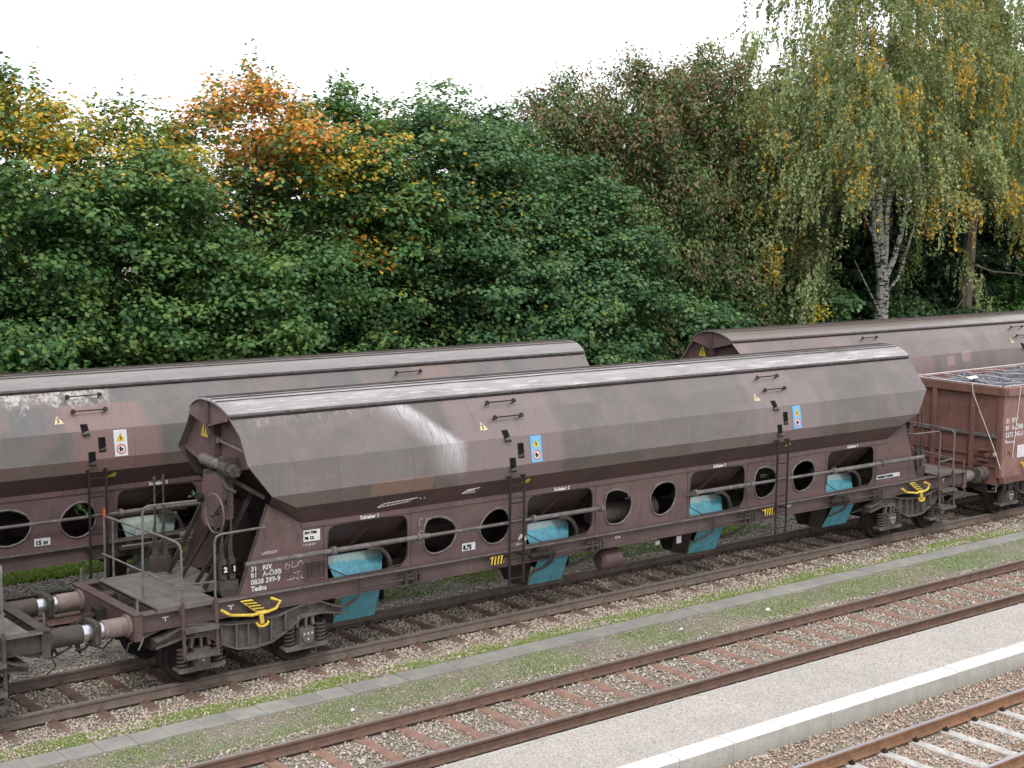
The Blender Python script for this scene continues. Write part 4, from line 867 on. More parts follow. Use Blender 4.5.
text_obj('* 21.04.14 *', .05, M['white'], fr, wallM(-7.33,-.987,1.86))
pl = MB().box(-7.32,-7.02,-.990,-.986,1.93,2.11).build('data_panel', M['white'], fr)
text_obj('REV ÖBB', .055, M['black'], pl, wallM(-7.30,-.992,2.05), bold=.003); text_obj('ML C2', .06, M['black'], pl, wallM(-7.30,-.992,1.965), bold=.004)
gp = MB().box(-7.29,-6.94,-.988,-.985,1.32,1.59).build('chalk_board', M['under'], fr)
cb = MB()
for q in (((-7.30,1.31),(-6.93,1.31)),((-7.30,1.60),(-6.93,1.60)),((-7.30,1.31),(-7.30,1.60)),((-6.93,1.31),(-6.93,1.60))): cb.bar((q[0][0],-.993,q[0][1]),(q[1][0],-.993,q[1][1]),.02,.018,(0,1,0))
cb.build('board_frame', M['side'], gp)
gr_ = MB()
for i in range(5): gr_.bar((-7.27+i*.07,-.991,1.33),(-7.22+i*.07,-.991,1.57),.006,.006,(0,1,0)); gr_.bar((-7.22+i*.07,-.991,1.33),(-7.27+i*.07,-.991,1.57),.006,.006,(0,1,0))
gr_.build('clip_grid', M['frame'], gp)
sc_ = MB()
for pts in ([(-7.62,1.63),(-7.66,1.56),(-7.60,1.53),(-7.56,1.60),(-7.62,1.62)],[(-7.52,1.65),(-7.53,1.55),(-7.46,1.56)],[(-7.44,1.55),(-7.41,1.62),(-7.36,1.64),(-7.32,1.58)],[(-7.50,1.46),(-7.38,1.48),(-7.43,1.42)],[(-7.62,1.36),(-7.50,1.37),(-7.48,1.39)],[(-7.42,1.39),(-7.45,1.36),(-7.40,1.35)],[(-7.35,1.40),(-7.37,1.37),(-7.32,1.36)]):
    sc_.tube([(x,-.986,z) for x, z in pts], .006, 4)
for pts in ([(-5.00,1.90),(-5.0,2.02),(-4.93,2.02)],[(-4.86,1.92),(-4.86,2.03)],[(-5.02,1.82),(-4.92,1.80)],[(-4.82,1.98),(-4.76,2.0)]): sc_.tube([(x-.1,-.986,z) for x, z in pts], .005, 4)
sc_.build('chalk_scribble', M['chalk'], fr)
def lower_sign(root, x, w, lab):
    """outlined winged arrow emblem and ticks on the dark lower cladding"""
    Mt = facM(x, 2.40, .006); mb = MB(); pts = [(0,-.03),(.10,.045),(.34,.06),(.27,-.035),(0,-.03)]; mb.tube([(a,b,0) for a, b in pts], .008, 4); mb.tube([(.05,-.005,0),(.26,.0,0)], .008, 4); mb.tube([(.1,.02,0),(.24,.03,0)], .01, 4); mb.xf(Mt); mb.build('winged_emblem', M['chalk'], root)
lower_sign(fr, -4.3, .3, '')
Mt = facM(-5.98, 2.37, .006); mb = MB()
mb.tube([(0,-.04,0),(.10,.03,0),(.75,.06,0)], .007, 4); mb.tube([(0,-.045,0),(.6,.0,0)], .007, 4)
for i in range(7): mb.bar((.08+i*.085,-.035+i*.005,0),(.14+i*.085,.025+i*.004,0),.014,.006); 
mb.box(.80,.83,.02,.05,0,.003); mb.box(.88,.91,.02,.05,0,.003); mb.xf(Mt); mb.build('stencil_strip', M['chalk'], fr)
def dist_plate(root, x, s, z=1.35):
    o = MB().box(x,x+.28,-.990,-.986,z,z+.13).build('length_plate', M['greysign'], root); text_obj(s, .105, M['black'], o, wallM(x+.02,-.992,z+.02), bold=.006)
dist_plate(fr, -4.22, '8.75'); dist_plate(W['backleft'], -4.30, '15 m', 1.33)
em = MB(); em.add([(-3.02,-.988,1.36),(-2.95,-.988,1.48),(-2.87,-.988,1.47),(-2.80,-.988,1.38),(-2.84,-.988,1.35),(-2.90,-.988,1.43),(-2.96,-.988,1.36)], [(0,1,2,3,4,5,6)]); em.build('tipping_mark', M['white'], fr); text_obj('28,0 m', .055, M['white'], fr, wallM(-3.05,-.987,1.29))
text_obj('←14,00→', .05, M['white'], fr, wallM(3.95,-1.058,1.14), bold=.003); text_obj('00 OP', .05, M['white'], fr, wallM(-.75,-1.058,1.12), bold=.003)
for x in (-9.75,-8.68,9.3):
    mb = MB(); mb.box(x,x+.10,-1.06,-1.057,1.13,1.15); mb.box(x+.04,x+.06,-1.06,-1.057,1.08,1.13); mb.build('jacking_mark', M['white'], fr)
lp = MB().box(7.02,7.82,-.990,-.986,1.37,1.46).build('data_panel', M['greysign'], fr); text_obj('BREMSEN SCHIEBER', .06, M['black'], lp, wallM(7.05,-.992,1.39), bold=.003)
for (x, s_) in ((-8.705,'2'),(-8.555,'1')):
    o = MB().box(x-.025,x+.075,-.987,-.981,1.62,1.76).build('number_plate', M['black'], fr); text_obj(s_, .11, M['white'], o, wallM(x+.002,-.990,1.65), bold=.006)
for sx in (W['front'], W['backright']):
    mb = MB(); mb.add([(-8.262,.33,3.50),(-8.262,.60,3.50),(-8.262,.46,3.78)], [(0,1,2)]); o = mb.build('warning_triangle', M['yellow'], sx)
    mb = MB(); mb.box(-8.266,-8.263,.455,.475,3.55,3.68); mb.build('lightning_mark', M['black'], o)
mb = MB(); mb.tube([(-8.27,.24,3.70),(-8.27,.17,3.72),(-8.27,.17,3.42),(-8.27,.22,3.38)], .016, 5); mb.box(-8.27,-8.25,.16,.20,3.5,3.6); mb.build('blue_mark', M['bluesign'], fr)

# ================================================================== OPEN WAGON with covered load
ow = empty('open_wagon', (20.42+6.6,0,0)); tag(ow, 'red-brown open wagon at the right edge with a netted dark load', 'open wagon')
def G(n_, mb, mt, **k): return mb.build(n_, mt, ow, **k)
L_ = 6.6
for e in (-1, 1):
    def GE(n_, mb, mt, **k):
        if e == 1: mb.mirx()
        return G(n_, mb, mt, **k)
    ep = MB(); ep.box(-L_+.02,-L_+.05,-1.27,1.27,1.0,3.0); GE('end_wall', ep, M['gond'])
    rm = MB(); rm.prism([(-L_-.07,2.93),(-L_-.07,3.12),(-L_+.06,3.12),(-L_+.06,2.95)], 'y', -1.36, 1.36); GE('top_rim', rm, M['gond'], bevel=.008)
    for y in (-.5,.58):
        rb = MB(); rb.box(-L_-.07,-L_+.02,y-.055,y+.055,1.0,2.93); GE('end_post', rb, M['gond'], bevel=.008)
    for y in (-1.22,1.22):
        rb = MB(); rb.box(-L_-.03,-L_+.02,y-.06,y+.06,.98,2.93); rb.prism([(y,2.93),(y,2.75),(y-.16*np.sign(y),2.93)], 'x', -L_-.02,-L_+.0); GE('corner_post', rb, M['gond'])
    rl = MB(); rl.box(-L_-.045,-L_+.02,-1.16,-.556,1.93,2.0); rl.box(-L_-.045,-L_+.02,-.444,.524,1.93,2.0); rl.box(-L_-.045,-L_+.02,.636,1.16,1.93,2.0); GE('end_rail', rl, M['rod'])
    for z, h_ in ((1.45,.04),(1.22,.05)):
        rl = MB(); rl.box(-L_-.02,-L_+.02,-1.16,1.16,z,z+h_); GE('end_ridge', rl, M['gond'])
    bt = MB(); bt.cyl((-L_-.08,-.95,1.5),(-L_,-.95,1.5),.06,10); bt.box(-L_-.1,-L_,-.98,-.7,1.60,1.63); bt.box(-L_-.1,-L_,-.98,-.7,1.36,1.39); GE('end_fitting', bt, M['gond'])
    hs = MB(); hs.box(-L_-.03,-L_+.12,-1.2,1.2,.80,1.0); hs.prism([(-L_+.0,.98),(-L_,.86),(-L_+.5,.86),(-L_+1.1,.98)], 'y', -1.3,-1.27); GE('headstock', hs, M['gond'])
    for y in (-.875,.875):
        b = MB(); b.tube([(-L_-.03,y,1.06),(-L_-.18,y,1.06)], .16, 16); b.tube([(-L_-.18,y,1.06),(-L_-.44,y,1.06)], [.15,.12], 18); b.tube([(-L_-.20,y,1.06),(-L_-.23,y,1.06)], .17, 16); o = GE('buffer', b, M['bogie'])
        h = MB(); h.prism([(y-.22,.93),(y-.15,.89),(y+.15,.89),(y+.22,.93),(y+.22,1.19),(y+.15,1.23),(y-.15,1.23),(y-.22,1.19)], 'x', -L_-.515, -L_-.485)
        if e == 1: h.mirx()
        h.build('buffer_plate', M['under'], o)
    sg = MB(); sg.tube([(-L_+.1,-1.15,.86),(-L_-.05,-1.22,.66),(-L_-.05,-.9,.62),(-L_-.05,-.6,.66)], .018, 6); GE('shunter_grip', sg, M['rod'])
for s in (-1, 1):
    sw = MB(); sw.box(-L_+.02,L_-.02,*sorted((s*1.27,s*1.30)),1.0,2.95); G('side_wall', sw, M['gondl'])
    rm = MB(); rm.prism([(s*1.24,2.95),(s*1.38,2.93),(s*1.38,3.12),(s*1.24,3.12)], 'x', -L_+.06, L_-.06); G('top_rim', rm, M['gondl'], bevel=.006)
    sl_ = MB(); sl_.box(-L_+.04,L_-.04,*sorted((s*1.22,s*1.36)),.86,1.0); G('sole_bar', sl_, M['gond'])
    for i in range(9):
        x = -L_+.5+i*(2*L_-1.0)/8
        if i in (0, 8): continue
        rb = MB(); rb.box(x-.07,x+.07,*sorted((s*1.30,s*1.37)),1.0,2.93); G('side_rib', rb, M['gondl'])
    for x in (-L_+1.6,-L_+4.5,L_-1.6): 
        dr = MB(); dr.box(x-.05,x+.05,*sorted((s*1.30,s*1.34)),1.2,2.0); G('door_bar', dr, M['gond'])
fl = MB(); fl.box(-L_+.05,L_-.05,-1.27,1.27,.98,1.03); G('floor', fl, M['dark'])
bogie(ow, -L_+1.55); bogie(ow, L_-1.55)
number_block(ow, ['31  RIV', '81  A-ÖBB', '5375 345-5', 'Eanos'], -L_+.10, 2.28, .16, .17, y=-1.306)
lb_ = MB(); lb_.box(-L_+.62,-L_+1.1,-1.312,-1.306,1.42,1.72); G('label_holder', lb_, M['greysign'])
mk_ = MB(); mk_.box(-L_+.1,-L_+.42,-1.310,-1.304,1.52,1.80); mk_.cyl((-L_+.3,-1.30,1.60),(-L_+.3,-1.36,1.60),.05,10); G('faded_panel', mk_, M['gondl'])
hk = MB(); hk.tube([(-L_+.75,-1.36,1.3),(-L_+.95,-1.40,1.05),(-L_+1.05,-1.40,.92)], .03, 7); G('yellow_hook', hk, M['yellow'])
hk = MB(); hk.box(-L_+.1,-L_+.18,-1.285,-1.27,1.5,1.58); hk.box(-L_-.08,-L_-.03,-1.18,-1.12,1.50,1.58); G('paint_mark', hk, M['palewarn'])
# load: dark scrap under a net
nx_, ny2 = 90, 24; Vv = []; Cc = []
for i in range(nx_+1):
    for j in range(ny2+1):
        x = -6.5+13.0*i/nx_; y = -1.23+2.46*j/ny2; ed = min(1, min(y+1.23, 1.23-y)/.25, (6.5-abs(x))/.3)
        z = 2.98+.10*ed+.10*ed*(mnoise.noise(Vector((x*2.1,y*2.5,1)))+.8*abs(mnoise.noise(Vector((x*6,y*6,4)))) + .6*mnoise.noise(Vector((x*14,y*14,9)))); Vv.append((x,y,z))
Ff = np.array([(i*(ny2+1)+j,(i+1)*(ny2+1)+j,(i+1)*(ny2+1)+j+1,i*(ny2+1)+j+1) for i in range(nx_) for j in range(ny2)])
t_ = NT('dull_dark_load', .6, 0, .35); c_ = t_.coord(); n_ = t_.noise(c_, 5, 5, .7); n2_ = t_.noise(c_, 22, 5, .75); x_ = t_.xyz(c_)
cl_ = t_.mix(t_.ramp(n_, .45, .55), (.018,.020,.028), (.07,.08,.11)); cl_ = t_.mix(t_.ramp(n2_, .56, .62), cl_, (.46,.48,.52))
cl_ = t_.mix(t_.ramp(t_.math('ADD', x_[1], t_.math('MULTIPLY', n_, .9)), 1.48, 1.56), cl_, (.17,.115,.085)); t_.base(cl_); t_.bump(n2_, .6, .03)
ld = arr_mesh('netted_load', np.array(Vv), Ff, 4, t_.mat, smooth=False); ld.location = ow.location
cov = empty('load_cover', ow.location); ld.parent = None
bpy.data.objects.remove(cov)
tag(ld, 'dark lumpy load heaped level with the rim inside the red-brown open wagon', 'load')
net = empty('load_net', ow.location); tag(net, 'white rope net and lashings tied over the dark load in the open wagon', 'net')
def zl(x, y): return 3.12+.10*mnoise.noise(Vector((x*2.1,y*2.5,1)))+.03
rp = MB()
for i in range(14):
    for sg_ in (1, -1):
        x0 = -6.4+i*.95; pts = [(x0+sg_*(.42*(y+1.2))+.08*math.sin(y*5+i), y, zl(x0+sg_*.42*(y+1.2), y)) for y in np.linspace(-1.25,1.25,9)]
        pts = [p for p in pts if abs(p[0]) < 6.5]
        if len(pts) > 2: rp.tube(pts, .007, 4)
rp.tube([(-6.55,-1.25,3.14),(-3,-1.25,3.16),(2,-1.24,3.15),(6.5,-1.25,3.14)], .014, 4); rp.tube([(-6.55,1.2,3.16),(-2,1.22,3.18),(6.5,1.2,3.16)], .02, 4); rp.tube([(-6.58,-1.2,3.14),(-6.58,1.2,3.15)], .016, 4)
rp.build('net_mesh', M['rope'] if 'rope' in M else M['chalk'], net)
mb = MB(); mb.tube([(-6.5,-.42,3.15),(-6.69,-.48,3.13),(-6.70,-.52,2.93),(-6.67,-1.2,1.55),(-6.67,-1.33,1.22)], .008, 5); mb.build('lashing_rope', M['white'], net)
mb = MB(); mb.tube([(-6.1,-1.2,3.16),(-6.1,-1.39,3.12),(-6.12,-1.39,2.9),(-6.2,-1.33,1.45)], .008, 5); mb.build('lashing_rope', M['white'], net)
mb = MB(); mb.add([(-6.2,-.1,3.18),(-6.0,-.2,3.22),(-5.85,-.0,3.24),(-6.05,.15,3.2)], [(0,1,2,3)]); mb.build('rag', M['white'], net)
# ================================================================== TREES
def unit(v): return v/np.maximum(np.linalg.norm(v, axis=-1, keepdims=True), 1e-6)
def leaf_quads(name, P, N, size, col, parent, aspect=.8, hang=None, fold=.25):
    n = len(P); N = unit(N); a = unit(rng.normal(size=(n,3))) if hang is None else unit(np.array([0,0,-1.])+rng.normal(0,hang,(n,3)))
    u = unit(a - N*np.sum(a*N,1,keepdims=True)); v = np.cross(N, u); s = size[:,None]
    V = np.stack([P-u*s*.55, P+v*s*.5*aspect+N*s*fold*.4, P+u*s*.55, P-v*s*.5*aspect+N*s*fold*.4], 1).reshape(-1,3)
    o = arr_mesh(name, V, np.arange(4*n).reshape(-1,4), 4, M['leaf'], np.clip(col,0,1), parent); return o
def vnoise(P, s, seed=0):
    # cheap smooth pseudo-noise from summed sines
    q = P*s+seed*1.7; return (np.sin(q[:,0]*1.3+1.7*np.sin(q[:,1]*.9+seed))+np.sin(q[:,1]*1.7+1.3*np.sin(q[:,2]*1.1))+np.sin(q[:,2]*1.9+1.5*np.sin(q[:,0]*.8+2)))/3
def trunk_mesh(parent, h, r, mat, limbs, lean=(0,0), name='trunk', z0=-.5, fork=None):
    mb = MB(); pts = [(lean[0]*t+.06*math.sin(t*5+h), lean[1]*t, z0+(h-z0)*t) for t in np.linspace(0,1,8)]
    mb.tube(pts, [r*(1.25 if i == 0 else 1-.85*i/7) for i in range(8)], 9)
    for i in range(limbs):
        t = random.uniform(.2,.9); a = random.uniform(0,6.28); L = h*random.uniform(.14,.26)*(1.2-t*.6); x, y, z = lean[0]*t, lean[1]*t, z0+(h-z0)*t
        mb.tube([(x,y,z),(x+.5*L*math.cos(a),y+.5*L*math.sin(a),z+.35*L),(x+L*math.cos(a),y+L*math.sin(a),z+.9*L)], [r*.38*(1-t*.6), r*.22*(1-t*.6), .012], 6)
    return mb.build(name, mat, parent)
def shellpts(R_, z0, z1, n, zm, seed, pw, shell, ry):
    z = rng.uniform(z0, z1, n*2); f = np.where(z > zm, (z-zm)/(z1-zm), (zm-z)/(zm-z0)*.75); rr = np.clip(1-f**2, .0, 1)**pw
    th = rng.uniform(0, 2*np.pi, n*2); lob = 1+.16*np.sin(3*th+seed+z*.9)+.12*np.sin(7*th-z*1.7+seed)
    k = rng.random(n*2) < .15+.85*rr; z, rr, th, lob = z[k][:n], rr[k][:n], th[k][:n], lob[k][:n]
    q = np.where(rng.random(len(z)) < shell, rng.uniform(.84,1.04,len(z)), rng.uniform(.25,.85,len(z)))
    return np.stack([R_*rr*lob*q*np.cos(th), ry*rr*lob*q*np.sin(th), z], 1)
def clumps(R_, z0, z1, n, zm, seed, pw=.6, shell=.72, ry=None):
    """clusters gathered on leafy boughs, with a looser filling behind them"""
    ry = ry or R_; nh = max(8, n//13); H_ = shellpts(R_, z0, z1, nh, zm, seed, pw, .85, ry); m_ = int(n*.68); i = rng.integers(0, len(H_), m_)
    hs = rng.uniform(.6,1.4,len(H_))[i][:,None]; o_ = rng.normal(0,1,(m_,3))*np.array([.40,.40,.24])*hs; o_[:,2] -= .35*(o_[:,0]**2+o_[:,1]**2)
    return np.concatenate([H_[i]+o_, shellpts(R_*.9, z0, z1-.2, n-m_, zm, seed, pw, .4, ry*.9)])
def tree(label, x, y, h, R_, n_cl, per, size, colf, kind='maple_tree', z0=.3, zm=None, seed=0, mat='darkbark', hang=None, csize=(.35,.62), drop=0, cat='tree', group=None, aspect=.85, ry=None, pw=.6, trunkr=.16, shell=.72, upbias=.55, spikes=26):
    root = empty(kind, (x,y,-.3)); tag(root, label, cat, group); zm = zm or h*.45
    trunk_mesh(root, h*.86, trunkr, M[mat], 14)
    C = clumps(R_, z0, h, n_cl, zm, seed, pw, shell, ry)
    if spikes:   # leading shoots that break the outline
        a = rng.uniform(0,6.28,spikes); q = rng.uniform(.0,.75,spikes)*R_; zt = h*(1-.25*(q/R_)**2)+rng.uniform(-.6,.35,spikes)
        C = np.concatenate([C, np.stack([q*np.cos(a), q*np.sin(a), zt],1)]); 
    rad = rng.uniform(*csize, len(C)); st = np.ones((len(C),3)); st[:,2] = rng.uniform(.35,.75,len(C)); st[:,:2] = rng.uniform(.8,1.35,(len(C),2))
    if drop: st[:,2] = rng.uniform(.8,1.6,len(C)); st[:,:2] = rng.uniform(.55,.95,(len(C),2))
    if spikes: rad[-spikes:] *= .62; st[-spikes:,2] = rng.uniform(1.2,2.6,spikes); st[-spikes:,0] = .7; st[-spikes:,1] = .7
    cnt = np.maximum(6, (per*(rad/np.mean(csize))**1.6*rng.uniform(.5,1.5,len(C))).astype(int)); cid = np.repeat(np.arange(len(C)), cnt); n = len(cid); d = unit(rng.normal(size=(n,3))); d[:,2] = np.where(rng.random(n) < .7, np.abs(d[:,2]), d[:,2])
    rr = rng.uniform(.15,1.25,n)**.75; P = C[cid]+d*st[cid]*(rad[cid]*rr)[:,None]+rng.normal(0,.05,(n,3))
    if drop: P[:,2] -= drop*rng.random(n)**1.4*rad[cid]*2
    N = d*.75+np.array([0,0,upbias])+rng.normal(0,.42,(n,3)); outw = unit(C[cid]*np.array([1,1,.2])); N += outw*.35
    sz = rng.uniform(.75,1.2,n)*size; W_ = P+np.array([x,y,0]); col = colf(W_, cid, n)
    leaf_quads('crown', P, N, sz, col, root, aspect, hang)
    return root
def pal_pick(n, pal, cid=None, mixc=.5):
    pal = np.array(pal); i = rng.integers(0,len(pal),n)
    if cid is not None:
        ci = rng.integers(0,len(pal),cid.max()+1)[cid]; i = np.where(rng.random(n) < mixc, ci, i)
    return pal[i]
def ell(W_, cx, cz, rx, rz): return 1-np.sqrt(((W_[:,0]-cx)/rx)**2+((W_[:,2]-cz)/rz)**2)
GREEN = [(.090,.190,.062),(.120,.225,.070),(.070,.152,.058),(.165,.255,.074),(.098,.198,.080)]
BLUEG = [(.082,.175,.078),(.112,.212,.09),(.067,.148,.07),(.148,.238,.095)]
YEL = [(.62,.42,.040),(.55,.42,.05),(.65,.36,.035),(.38,.38,.06)]
ORA = [(.70,.31,.055),(.66,.24,.06),(.72,.38,.06),(.52,.22,.07),(.60,.34,.08)]
def maple_col(pal):
    def f(W_, cid, n):
        col = pal_pick(n, pal, cid, .8)*rng.uniform(.86,1.14,(n,1)); cn = rng.normal(0,.12,cid.max()+1)[cid]; nz = .30*vnoise(W_,1.1,2)+.12*vnoise(W_,3.7,5)+cn
        m_ = ell(W_, 8.7, 9.8, 2.4, 2.4)+nz*1.25; k = rng.random(n) < np.clip(m_*1.25,0,.82); col[k] = pal_pick(k.sum(), ORA)*rng.uniform(.75,1.2,(k.sum(),1))
        m_ = np.maximum(np.maximum(ell(W_, 3.4, 9.2, 3.3, 1.35), ell(W_, 6.4, 8.7, 1.4, .8)), np.maximum(ell(W_, 10.0, 8.3, 1.0, 1.0), ell(W_,12.2,8.2,.8,.7)*.1))+nz*1.3+.0; k = rng.random(n) < np.clip(m_*1.25,0,.72); col[k] = pal_pick(k.sum(), YEL)*rng.uniform(.6,1.1,(k.sum(),1))
        m_ = ell(W_, 11.0, 6.5, .9, 1.4)+nz-.35; k = rng.random(n) < np.clip(m_,0,.7); col[k] = pal_pick(k.sum(), ORA+YEL)*rng.uniform(.5,1,(k.sum(),1))
        k = rng.random(n) < .012; col[k] = pal_pick(k.sum(), [(.35,.30,.05),(.22,.26,.06)])
        ylw = (rng.random(cid.max()+1) < .07)[cid] & (rng.random(n) < .5); col[ylw] = np.array((.14,.19,.05))*rng.uniform(.8,1.4,(ylw.sum(),1))
        return col
    return f
mg = 'broadleaf trees in a dense row behind the rear track'
MAP = [(-4.6,13.0,10.4,2.6,'green maple beyond the left end of the wagons'),
 (-1.2,13.3,10.2,2.5,'green maple next to the yellow-topped maple at the left edge'),
 (2.0,13.0,11.1,2.3,'maple at the far left edge with yellow leaves just below its tip'),
 (5.2,13.4,10.4,2.2,'shorter maple with a yellow band, between the left edge and the orange maple'),
 (8.7,13.0,11.0,2.5,'maple with a bright orange top behind the rear left wagon'),
 (11.6,13.6,10.8,2.2,'maple right of the orange one with yellow-green mottled leaves'),
 (14.3,13.0,10.7,2.3,'plain green maple in the middle of the row, lit on its rounded tip'),
 (17.0,13.5,10.5,2.1,'bluish green maple beside the dip in the tree line'),
 (19.4,12.4,8.6,2.0,'low dark green maple under the dip in the tree line, beside the brownish trees')]
for i, (x, y, h, r_, lb) in enumerate(MAP):
    tree(lb, x, y, h-(.95 if x < 6 else .55), r_*1.14, 1150, 42, .128, maple_col(GREEN if i < 6 else BLUEG), seed=i*2.1, group=mg, csize=(.26,.66), pw=.42, zm=h*.60, upbias=.8, spikes=80, shell=.66)
def horn_col(W_, cid, n):
    col = pal_pick(n, [(.095,.160,.060),(.120,.19,.070),(.072,.128,.052),(.155,.20,.08)], cid, .6)*rng.uniform(.7,1.25,(n,1))
    h_ = np.clip((W_[:,2]-4)/9,0,1); nz = vnoise(W_,1.6,3)*.35+rng.normal(0,.15,cid.max()+1)[cid]; k = rng.random(n) < np.clip(.09+.42*h_+nz*.6,0.03,.7)
    col[k] = pal_pick(k.sum(), [(.25,.175,.11),(.32,.21,.135),(.22,.16,.09),(.34,.27,.14),(.26,.12,.08)])*rng.uniform(.6,1.15,(k.sum(),1)); return col
hg = 'brownish seed-laden trees in the middle of the row'
for i, (x, y, h, r_, lb) in enumerate([(20.6,14.8,11.7,2.1,'leftmost brown-tipped tree, next to the dip in the tree line'),
    (23.1,14.0,12.4,2.3,'brownish green tree with reddish seed clusters in the middle of the row'),
    (26.0,14.2,12.9,2.4,'tall brown-tipped tree standing against the left side of the birches'),
    (28.8,14.8,11.3,2.5,'dark brown-green tree partly under the hanging birch branches')]):
    tree(lb, x, y, h-.35, r_*1.12, 1150, 40, .15, horn_col, kind='hornbeam_tree', seed=i*1.3+5, hang=.55, csize=(.2,.52), drop=1.0, aspect=.5, group=hg, pw=.45, zm=h*.6, spikes=60, mat='darkbark', upbias=.25)
def dark_col(W_, cid, n): return pal_pick(n, [(.022,.042,.022),(.03,.055,.026),(.016,.032,.02),(.035,.06,.024)], cid)*rng.uniform(.7,1.3,(n,1))
for i, (x, y, h, r_, lb) in enumerate([(-7,17,9.5,3.2,'dark evergreen at the left end of the back row'),(-2,18,9,3.2,'dark evergreen glimpsed behind the green maples on the left'),(3,18,7.9,3.3,'dark evergreen behind the yellow-topped maple'),(8,18,8.6,3.3,'dark evergreen behind the orange maple'),(13,18,9.5,3.3,'dark evergreen behind the middle maples'),(18,18,8.8,3.3,'dark evergreen behind the bluish maple'),
    (23.5,18,9.4,3.0,'dark evergreen behind the brown-tipped trees'),(29,18.5,11.2,3.2,'tall dark evergreen behind the left side of the birches'),(33.5,17.5,12.2,3.3,'tall dark evergreen directly behind the white birch trunk'),(37.3,18.5,13.2,3.4,'dark evergreen between the two birch trunks, right of the white one'),(40.6,20,13.2,3.2,'dark evergreen just left of the grey-brown birch trunk'),
    (43.5,20,14.5,3.4,'dark evergreen behind the grey-brown birch trunk'),(48.5,19,15,3.4,'dark evergreen at the right edge behind the birches'),(54,18,15,3.6,'dark evergreen past the right edge'),(60,18,15,3.6,'farthest dark evergreen of the row')]):
    tree(lb, x, y, h, r_, 420, 34, .30, dark_col, kind='evergreen_tree', seed=i*3.3, csize=(.5,.9), group='dark evergreens closing the view behind the trees', z0=.0, pw=.45, spikes=14)
# birches
def birch(label, x, y, h, limbs, trunk_pts, tr, R_, nstr, seed, zlow, ycl, kind='birch_tree', mat='birchbark', off=(0,0)):
    root = empty(kind, (x,y,-.3)); tag(root, label, 'tree')
    mb = MB(); mb.tube(trunk_pts, tr, 10); mb.build('trunk', M[mat], root)
    for pts, rs in limbs: MB().tube(pts, [r_*.8 for r_ in rs], 7).build('limb', M[mat], root)
    # hanging strands of small leaves
    th = rng.uniform(0,2*np.pi,nstr); q = np.sqrt(rng.uniform(.03,1,nstr))*(1+.15*np.sin(4*th+seed)); top = h*(1-.42*q**2.2)+rng.uniform(-1.2,.4,nstr)
    ng = nstr//11; grp = rng.integers(0, ng, nstr); gth = rng.uniform(0,2*np.pi,ng); gq = np.sqrt(rng.uniform(.04,1.05,ng)); gz = rng.uniform(0,1,ng)**.9; gl = rng.uniform(.8,2.4,ng)
    gth = np.where((np.sin(gth) > 0) & (rng.random(ng) < .55), -gth, gth); gx = R_*gq*np.cos(gth)*(1+.12*np.sin(3*gth+seed)); gy = R_*.7*gq*np.sin(gth); gt = zlow+1.3+(h*(1-.45*np.clip(gq,0,1.1)**2.4)-zlow-1.0)*(1-.80*gz)
    sx_ = gx[grp]+rng.normal(0,.24,nstr); sy_ = gy[grp]+rng.normal(0,.24,nstr); q = gq[grp]; th = gth[grp]
    lat = (gx+off[0])*.6-(gy+off[1])*.8; low_ = (rng.random(ng) < .13) & (np.abs(lat-.3) > 2.3) & (lat > -4.5) & (lat < (3.1 if seed == 1 else 9)); gt = np.where(low_, zlow+rng.uniform(-.6,1.3,ng), np.where(np.abs(lat-.3) < 2.0, np.maximum(gt, zlow+2.6), gt)); gl = np.where(low_, gl*1.1, gl); top = gt[grp]+rng.normal(0,.16,nstr)-.25*((sx_-gx[grp])**2+(sy_-gy[grp])**2)*4; ln = gl[grp]*rng.uniform(.35,1.15,nstr)
    m_ = 27; sid = np.repeat(np.arange(nstr), m_); n = len(sid); t = rng.random(n)**.8
    sway = rng.normal(0,.09,(nstr,2)); P = np.stack([sx_[sid]+sway[sid,0]*t*ln[sid]+rng.normal(0,.035,n), sy_[sid]+sway[sid,1]*t*ln[sid]+rng.normal(0,.035,n), top[sid]-t*ln[sid]+rng.normal(0,.03,n)],1)
    P += np.array([off[0],off[1],0]); arch = np.clip(.3-t,0,.3)*1.8; P[:,0] -= arch*np.cos(th[sid]); P[:,1] -= arch*np.sin(th[sid])
    yg = (rng.random(ng) < .15)[grp]; ys_ = (yg & (rng.random(nstr) < .85)) | (rng.random(nstr) < .03)
    lum = rng.uniform(.72,1.25,ng)[grp][sid][:,None]
    col = pal_pick(n, [(.235,.285,.125),(.195,.25,.115),(.29,.32,.155),(.155,.21,.10),(.32,.34,.14)])*rng.uniform(.75,1.2,(n,1))*lum
    k = ys_[sid] & (rng.random(n) < .35+.6*t); col[k] = pal_pick(k.sum(), [(.66,.43,.05),(.60,.34,.045),(.50,.40,.07),(.40,.27,.08)])*rng.uniform(.7,1.15,(k.sum(),1))
    N = np.stack([np.cos(th[sid]),np.sin(th[sid]),np.full(n,.35)],1)*.6+rng.normal(0,.6,(n,3))
    leaf_quads('crown', P, N, rng.uniform(.09,.145,n), col, root, .62, .5)
    return root
tp = [(0,0,-.3),(.02,0,1.5),(-.02,0,3.2),(0,0,4.4),(.0,0,5.2)]
